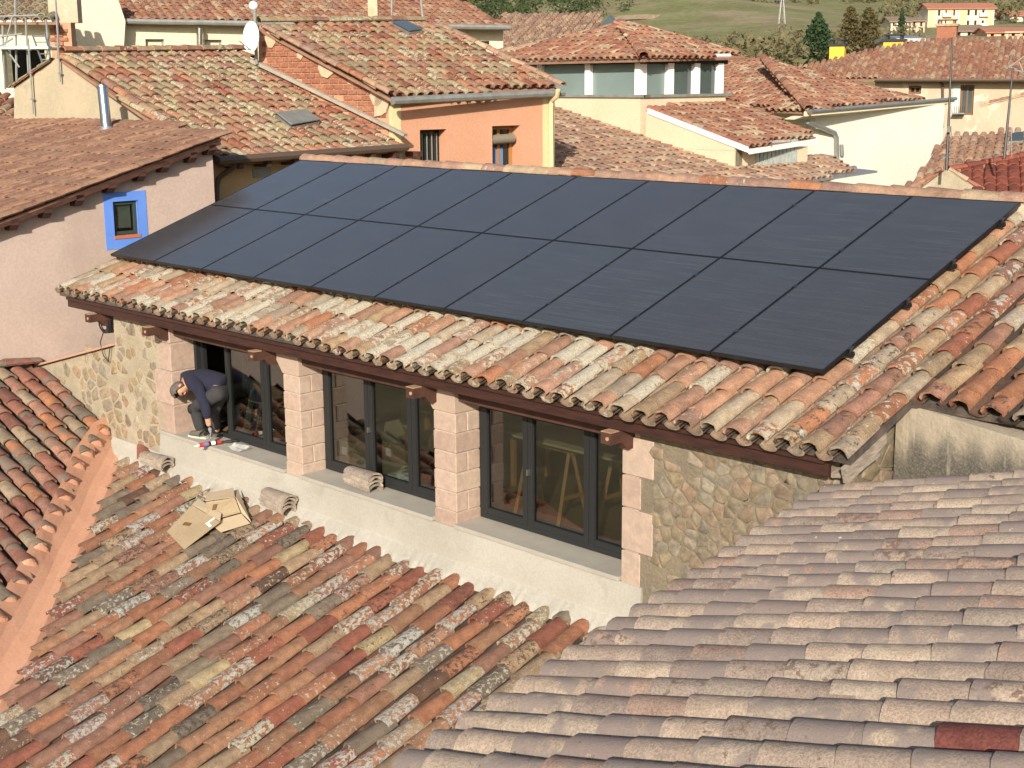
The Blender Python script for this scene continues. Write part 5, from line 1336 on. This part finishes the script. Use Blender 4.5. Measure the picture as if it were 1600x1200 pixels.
# opened cardboard carton
cbx = SA.px(330, 815, .02); cb = thing('cardboard_box', cbx, 'opened flattened cardboard box lying on the lower roof tiles', 'box')
def sheet(name, px4, offs, m_, parent, th=.006):
    P = [SA.px(u, v, o) for (u, v), o in zip(px4, offs)]; n_ = (P[1] - P[0]).cross(P[2] - P[0]).normalized()
    if n_.z < 0: n_ = -n_
    o = MB().prism(P, n_ * th).make(name, m_, parent); return o, P, n_
o1, P1, n1 = sheet('panel', ((261, 831), (300, 790), (344, 816), (288, 859)), (.02, .10, .10, .02), M_card, cb)
sheet('flap', ((300, 789), (311, 780), (346, 803), (344, 815)), (.105, .10, .12, .105), M_cardin, cb)
o2, P2, n2 = sheet('panel', ((322, 785), (367, 778), (376, 801), (325, 815)), (.15, .16, .07, .08), M_card, cb)
sheet('flap', ((321, 783), (323, 771), (365, 763), (367, 777)), (.155, .12, .12, .165), M_cardin, cb)
sheet('flap', ((368, 777), (371, 764), (392, 816), (377, 801)), (.155, .11, .02, .07), M_cardin, cb)
sheet('flap', ((327, 817), (377, 803), (391, 818), (345, 832)), (.06, .06, .02, .02), M_cardin, cb)
for P, n_, (a, b) in ((P1, n1, (.35, .5)), (P2, n2, (.45, .25))):
    c = P[0].lerp(P[1], b).lerp(P[3].lerp(P[2], b), a) + n_ * .009; ax = (P[1] - P[0]).normalized(); MB().box(c, (.05, .13, .003), ax, n_.cross(ax), n_).make('tape', M_tape, cb)
c = P1[0].lerp(P1[1], .8).lerp(P1[3].lerp(P1[2], .8), .85) + n1 * .009; ax = (P1[3] - P1[0]).normalized()
MB().box(c, (.13, .035, .003), ax, n1.cross(ax), n1).box(c + n1.cross(ax) * .05 - ax * .05, (.035, .10, .003), ax, n1.cross(ax), n1).make('paper_label', M_paper, cb)
# sealant cartridge and gun on the sill
c0, c1 = onz(305, 697, ZS + .035), onz(346, 690, ZS + .035); cd = (c1 - c0).normalized(); cl = (c1 - c0).length
gun = thing('sealant_gun', c0.lerp(c1, .5), 'red and white sealant cartridge in a black gun lying on the sill', 'sealant gun')
MB().tube([c0 + cd * .05, c0 + cd * .10], .027, 12).make('red_end', mat('red_print', (.45, .03, .03), None), gun, smooth=True)
MB().tube([c0 - cd * .01, c0 + cd * .05], [.006, .016], 8).make('nozzle', M_white, gun, smooth=True)
MB().tube([c0 + cd * .10, c0 + cd * .17], .0265, 12).make('label_band', mat('violet_print', (.22, .14, .32), None), gun, smooth=True)
MB().tube([c0 + cd * .17, c0 + cd * .20], .0285, 12).make('ring', M_black, gun, smooth=True)
MB().tube([c0 + cd * .20, c0 + cd * .26], .0265, 12).make('label_band', M_paper, gun, smooth=True)
MB().tube([c0 + cd * .26, c0 + cd * .28], .0285, 12).make('ring', M_black, gun, smooth=True)
MB().tube([c0 + cd * .28, c0 + cd * (cl - .01)], .0265, 12).make('red_end', mat('red_print_b', (.42, .03, .03), None), gun, smooth=True)
MB().tube([c1 - cd * .01, c1 + cd * .2], .007, 8).tube([c1 + cd * .02, c1 + cd * .06 + V((.05, .05, -.01))], .011, 8).tube([c1 + cd * .07, c1 + cd * .12 + V((.05, .06, -.01))], .010, 8).make('handle', M_black, gun)
def film_mat():
    m, nt, nd, ln, bs = nodes('clear_film'); nt.nodes.remove(bs); out = [n for n in nt.nodes if n.type == 'OUTPUT_MATERIAL'][0]
    tr = N(nt, 'ShaderNodeBsdfTransparent'); gl = N(nt, 'ShaderNodeBsdfPrincipled'); gl.inputs['Base Color'].default_value = (.75, .75, .72, 1); gl.inputs['Roughness'].default_value = .25
    mx = N(nt, 'ShaderNodeMixShader'); mx.inputs[0].default_value = .45; ln.new(tr.outputs[0], mx.inputs[1]); ln.new(gl.outputs[0], mx.inputs[2]); ln.new(mx.outputs[0], out.inputs[0]); return m
fm2 = MB(); fc0 = onz(350, 700, ZS + .01); nx, ny = 7, 4; g_ = []
for i in range(nx):
    for j in range(ny): g_.append(fc0 + V((i * .055, j * .05 + .0, .004 + .03 * random.random() + (.03 if j == 3 else 0))))
for i in range(nx - 1):
    for j in range(ny - 1): fm2.poly([g_[i * ny + j], g_[(i + 1) * ny + j], g_[(i + 1) * ny + j + 1], g_[i * ny + j + 1]])
tag(fm2.make('plastic_film', film_mat()), 'crumpled clear plastic film on the sill beside the sealant gun', 'plastic film')
tp = onz(365, 690, ZS + .02)
tl = thing('trowel', tp, 'small dark tool lying at the foot of the window frame', 'tool')
MB().tube([tp + V((-.08, .02, 0)), tp + V((.04, .05, 0))], .012, 8).make('handle', M_black, tl); MB().box(tp + V((.12, .07, -.008)), (.15, .04, .004)).make('blade', M_galv, tl)
# cable coil and bracket under the left eave
kb = ony(167, 505, Y0 - .04)
kc = thing('cable_coil', kb, 'coiled black cable on a bracket under the left end of the eave', 'cable')
for k, r_ in enumerate((.115, .10, .085)):
    ang = R(20 + 35 * k); MB().tube([kb + V((-.06, 0, .0)) + (V((math.cos(ang), math.sin(ang) * .6, 0)) * math.cos(t * math.pi / 12) + UP * math.sin(t * math.pi / 12) * 1.2) * r_ for t in range(25)], .009, 6).make('loop', M_black, kc, smooth=True)
MB().box(kb + V((.02, .03, .02)), (.05, .08, .30)).make('bracket', M_black, kc)
MB().tube([kb + V((-.1, 0, -.12)), kb + V((-.18, -.02, -.28)), kb + V((-.12, -.02, -.45)), kb + V((.0, -.02, -.52)), kb + V((.05, .0, -.30))], .007, 6).make('loose_cable', M_black, kc, smooth=True)
# things inside the room
def inroom(u, v, y): return ony(u, v, y)
la = inroom(405, 612, .22); ll = thing('step_ladder', (la.x, la.y, -2.12), 'aluminium step ladder standing inside the open left window', 'ladder')
zt_ = la.z
for (dx_, dy_, m_) in ((-.16, -.18, mat('green_ladder', (.10, .15, .12), None, rough=.4)), (.16, -.18, M_alu), (-.16, .35, M_alu), (.16, .35, M_alu)):
    MB().box(((la.x + dx_ * .8), la.y + dy_ / 2, (zt_ - 2.12) / 2), (.035, .06, math.hypot(zt_ + 2.12, dy_)), EX, V((0, math.cos(math.atan2(dy_, zt_ + 2.12)), math.sin(math.atan2(dy_, zt_ + 2.12)))), V((0, -dy_, zt_ + 2.12)).normalized()).make('rail', m_, ll)
for k in range(4):
    t = (k + .7) / 4.6; MB().box((la.x, la.y - .18 * (1 - t), -2.12 + (zt_ + 2.12) * t), (.28, .08, .02)).make('tread', M_alu, ll)
def carton(u0, u1, vt, y, dep, lab, flaps=False, labelled=True):
    a, b = inroom(u0, vt, y), inroom(u1, vt, y); w_ = b.x - a.x; zt2 = (a.z + b.z) / 2; zb2 = -2.12
    t = thing('cardboard_box', (a.x + w_ / 2, y + dep / 2, zb2), lab, 'box')
    MB().span((a.x, y, zb2), (b.x, y + dep, zt2)).make('body', M_card, t)
    if flaps:
        for sx in (-1, 1):
            x = a.x if sx < 0 else b.x; MB().prism([(x, y, zt2), (x, y + dep, zt2), (x + sx * .10, y + dep, zt2 + .16), (x + sx * .10, y, zt2 + .16)], (sx * .005, 0, 0)).make('flap', M_cardin, t)
        MB().prism([(a.x, y, zt2), (b.x, y, zt2), (b.x, y - .10, zt2 + .14), (a.x, y - .10, zt2 + .14)], (0, -.005, 0)).make('flap', M_cardin, t)
    if labelled: MB().box((a.x + w_ * .3, y - .003, zt2 - .12), (.09, .004, .09)).make('label', M_paper, t)
    return t
for (x0_, x1_) in ((5.4, 7.0),):
    tb = thing('work_table', (6.2, 1.0, -2.12), 'low table with pale top behind the middle window', 'table')
    MB().span((5.35, .95, -1.52), (7.0, 1.6, -1.48)).make('top', M_paleboard, tb)
    for x in (5.45, 6.9):
        for y in (1.0, 1.55): MB().span((x - .025, y - .025, -2.12), (x + .025, y + .025, -1.521)).make('leg', M_pine, tb)
carton(530, 556, 690, .04, .35, 'closed cardboard box behind the left pane of the middle window')
carton(557, 578, 692, .05, .3, 'narrow cardboard box beside the closed box in the middle window', False, False)
carton(596, 632, 692, .06, .35, 'open cardboard box with raised flaps behind the middle pane', True)
ppr = inroom(612, 728, .0); tag(MB().box((ppr.x + .25, .0, -2.03), (.5, .12, .16)).box((ppr.x + .3, .0, -1.93), (.35, .1, .04)).make('foam_packing', M_white), 'white foam packing lying behind the middle pane', 'packing')
def trestle(x, y, lab, hgt=.74, w_=.62):
    t = thing('trestle', (x, y, -2.12), lab, 'trestle')
    for sx in (-1, 1):
        for sy in (-1, 1): MB().tube([(x + sx * w_ / 2, y + sy * .22, -2.12), (x + sx * w_ / 2 * .92, y + sy * .03, -2.12 + hgt)], .024, 4).make('leg', M_pine, t)
        MB().span((x + sx * w_ / 2 - .015, y - .14, -1.85), (x + sx * w_ / 2 + .015, y + .14, -1.81)).make('brace', M_pine, t)
    MB().span((x - w_ / 2 - .05, y - .035, -2.12 + hgt), (x + w_ / 2 + .05, y + .035, -2.05 + hgt)).make('beam', M_pine, t)
trestle(8.0, .45, 'pine trestle just behind the left pane of the right window')
trestle(8.9, .75, 'darker pine trestle deeper behind the centre pane of the right window')
trestle(6.35, .75, 'pine trestle behind the boxes in the middle window', .8)
brd = tag(MB().span((7.6, .30, -1.305), (9.5, .95, -1.28)).make('table_board', M_paleboard), 'pale board laid across the two trestles in the right window', 'board')

# ------------------------------------------------------------------ the workman bending down on the sill
M_skin = mat('skin', (.50, .27, .18), (.45, .23, .15), 12, .6); M_navy = mat('navy_sweater', (.010, .011, .028), (.016, .017, .038), 9, .95, bump=.3, bscale=60)
M_grey = mat('grey_trousers', (.040, .040, .044), (.028, .028, .032), 7, .9, bump=.4, bscale=25); M_knee = mat('black_knee_pad', (.010, .010, .011), None, rough=.8)
M_hair = mat('grey_brown_hair', (.07, .055, .045), (.15, .13, .115), 40, .8, bump=.6, bscale=60); M_glove = mat('grey_glove', (.16, .16, .17), (.24, .24, .25), 20, .8)
M_shoe = mat('shoe_grey', (.10, .095, .08), None, rough=.7); M_sole = mat('shoe_sole', (.5, .46, .38), None, rough=.7)
def skin_obj(name, chain, m, parent, sub=2):
    """chain: dict joint -> (point, radius, parent joint)"""
    me = bpy.data.meshes.new(name); ks = list(chain); ix = {k: i for i, k in enumerate(ks)}
    me.from_pydata([tuple(chain[k][0]) for k in ks], [(ix[chain[k][2]], ix[k]) for k in ks if chain[k][2]], []); me.materials.append(m)
    o = obj(name, me, parent); md = o.modifiers.new('skin', 'SKIN'); md.use_smooth_shade = True
    for k in ks:
        r_ = chain[k][1]; sv = me.skin_vertices[0].data[ix[k]]; sv.radius = r_ if isinstance(r_, tuple) else (r_, r_); sv.use_root = chain[k][2] is None
    s = o.modifiers.new('sub', 'SUBSURF'); s.levels = s.render_levels = sub
    return o
def J(u, v, dy=0): return ony(u, v, -.36 + dy)
pel, sp1, che, nek, hed = J(342, 603, .08), J(322, 594, .06), J(298, 594, .04), J(291, 602, -.08), J(282, 608, -.15)
shN, elN, wrN = J(309, 604, -.14), J(321, 636, -.17), J(327, 667, -.13); shF, elF, wrF = J(286, 594, .18), J(276, 600, .24), J(268, 609, .18)
hpN, knN, anN, toN = J(338, 612, -.05), J(304, 636, -.10), J(314, 676, -.04), J(298, 685, -.09)
hpF, knF, anF, toF = J(345, 612, .14), J(333, 645, .10), J(341, 676, .14), J(330, 689, .12)
man = thing('person', (anN.x, anN.y, ZS), 'workman in navy sweater and grey trousers bending down on the sill', 'person')
crown = hed + (hed - nek).normalized() * .06
body = {'pel': (pel, .09, None), 'sp1': (sp1, .11, 'pel'), 'che': (che, .115, 'sp1'), 'nek': (nek, .062, 'che'), 'jaw': (nek.lerp(hed, .55) + V((.02, -.02, -.03)), .072, 'nek'), 'hed': (hed, .092, 'jaw'), 'crn': (crown, .078, 'hed'),
        'shN': (shN, .055, 'che'), 'elN': (elN, .045, 'shN'), 'wrN': (wrN, .034, 'elN'), 'shF': (shF, .055, 'che'), 'elF': (elF, .045, 'shF'), 'wrF': (wrF, .032, 'elF'),
        'hpN': (hpN, .06, 'pel'), 'knN': (knN, .05, 'hpN'), 'anN': (anN, .038, 'knN'), 'hpF': (hpF, .06, 'pel'), 'knF': (knF, .05, 'hpF'), 'anF': (anF, .038, 'knF')}
skin_obj('body', body, M_skin, man)
skin_obj('sweater', {'hem': (pel + V((.06, .04, -.02)), .175, None), 'pel': (pel + V((0, 0, .01)), .165, 'hem'), 'sp1': (sp1, .16, 'pel'), 'che': (che, .165, 'sp1'), 'nek': (nek.lerp(che, .35), .085, 'che'),
    'shN': (shN, .085, 'che'), 'elN': (elN, .068, 'shN'), 'wrN': (elN.lerp(wrN, .62), .052, 'elN'), 'shF': (shF, .08, 'che'), 'elF': (elF, .062, 'shF'), 'wrF': (wrF, .046, 'elF')}, M_navy, man)
tr_ = skin_obj('trousers', {'pel': (pel + V((.02, 0, -.05)), .12, None), 'hpN': (hpN + V((0, 0, -.03)), .102, 'pel'), 'knN': (knN, .085, 'hpN'), 'shN': (knN.lerp(anN, .5), .072, 'knN'), 'anN': (knN.lerp(anN, .93), .062, 'shN'),
    'hpF': (hpF, .115, 'pel'), 'knF': (knF, .083, 'hpF'), 'anF': (knF.lerp(anF, .9), .062, 'knF')}, M_grey, man)
skin_obj('knee_pad', {'a': (knN + V((-.005, -.03, .05)), .062, None), 'b': (knN + V((-.01, -.035, -.03)), .066, 'a'), 'c': (knN.lerp(anN, .25) + V((-.01, -.03, 0)), .055, 'b')}, M_knee, tr_)
for (an, to) in ((anN, toN), (anF, toF)):
    d = (to - an); d.z = 0; d.normalize(); heel = V((an.x, an.y, 0)) - d * .05; zf = ZS if an is anN else -2.12
    sh = skin_obj('shoe', {'h': (V((heel.x, heel.y, zf + .055)), .045, None), 'm': (V((heel.x, heel.y, zf + .055)) + d * .12, .045, 'h'), 't': (V((heel.x, heel.y, zf + .04)) + d * .23, (.042, .032), 'm'), 'an': (V((heel.x, heel.y, zf + .11)) + d * .03, .045, 'h')}, M_shoe, man)
    MB().prism([V((heel.x, heel.y, zf + .003)) + d * a + V((-d.y, d.x, 0)) * b for a, b in ((-.05, -.03), (-.05, .03), (.12, .045), (.24, .03), (.27, 0), (.24, -.03), (.12, -.045))], (0, 0, .022)).make('sole', M_sole, sh)
hr_ = (hed - nek).normalized(); fdir = (V((.45, -.45, -.85)) - hr_ * V((.45, -.45, -.85)).dot(hr_)).normalized(); side = hr_.cross(fdir).normalized()
bmh = bmesh.new(); bmesh.ops.create_uvsphere(bmh, u_segments=20, v_segments=14, radius=1)
Hm = frame_mat(hed + hr_ * .022, side, fdir, hr_)
bmesh.ops.delete(bmh, geom=[v for v in bmh.verts if v.co.y > .50 + .2 * v.co.z or v.co.z < -.80], context='VERTS')
for v in bmh.verts: v.co = V((v.co.x * .101, v.co.y * .108, v.co.z * .112)) * random.uniform(.98, 1.05)
meh = bpy.data.meshes.new('hair'); bmh.to_mesh(meh); bmh.free(); meh.materials.append(M_hair); meh.polygons.foreach_set('use_smooth', [True] * len(meh.polygons))
ho_ = obj('hair', meh, man, Hm); mh_ = ho_.modifiers.new('solid', 'SOLIDIFY'); mh_.thickness = .006
fc_ = MB()
for (pos, r_) in ((hed + fdir * .097 - hr_ * .005, .016), (hed + fdir * .088 - hr_ * .02, .018)): fc_.tube([pos - fdir * .03, pos], [r_, r_ * .7], 8)
fc_.make('nose', M_skin, man, smooth=True)
for s in (-1, 1):
    MB().tube([hed + side * s * .088 - hr_ * .015, hed + side * s * .10 - hr_ * .012 - fdir * .012], [.030, .022], 10).make('ear', M_skin, man, smooth=True)
    MB().tube([hed + fdir * .075 + side * s * .032 + hr_ * .012, hed + fdir * .088 + side * s * .032 + hr_ * .012], .011, 8).make('eye', M_black, man)
MB().box(hed + fdir * .088 - hr_ * .052, (.045, .012, .008), side, fdir, hr_).make('mouth', mat('lips', (.30, .10, .08), None), man)
def hand(w_, d, palm, out, m_):
    """palm and five separate bent fingers"""
    d = d.normalized(); side_ = d.cross(palm).normalized(); ch = {'w': (w_, .030, None), 'p': (w_ + d * .05, (.040, .024), 'w'), 'k': (w_ + d * .085, (.042, .020), 'p')}
    g = skin_obj('glove', ch, m_, man, 1)
    for i, L_ in enumerate((.062, .074, .070, .054)):
        o_ = w_ + d * .088 + side_ * (-.031 + .0205 * i); a_ = o_ + (d * .8 + palm * .45) * L_ * .55; b_ = a_ + (d * .35 + palm * .9) * L_ * .45
        skin_obj('finger', {'0': (o_ - d * .015, .0100, None), '1': (o_, .0100, '0'), '2': (a_, .0090, '1'), '3': (b_, .0080, '2')}, m_, g, 1)
    t0 = w_ + d * .03 + side_ * -.034
    skin_obj('thumb', {'0': (t0, .012, None), '1': (t0 - side_ * .024 + d * .030 + palm * .01, .0105, '0'), '2': (t0 - side_ * .022 + d * .055 + palm * .035, .0085, '1')}, m_, g, 1)
hand(wrN, (J(332, 686, -.10) - wrN), V((-.25, -.55, -.8)).normalized(), 1, M_glove)
hand(wrF, V((-.2, -.2, -.95)), V((.3, -.8, .1)).normalized(), 1, M_glove)
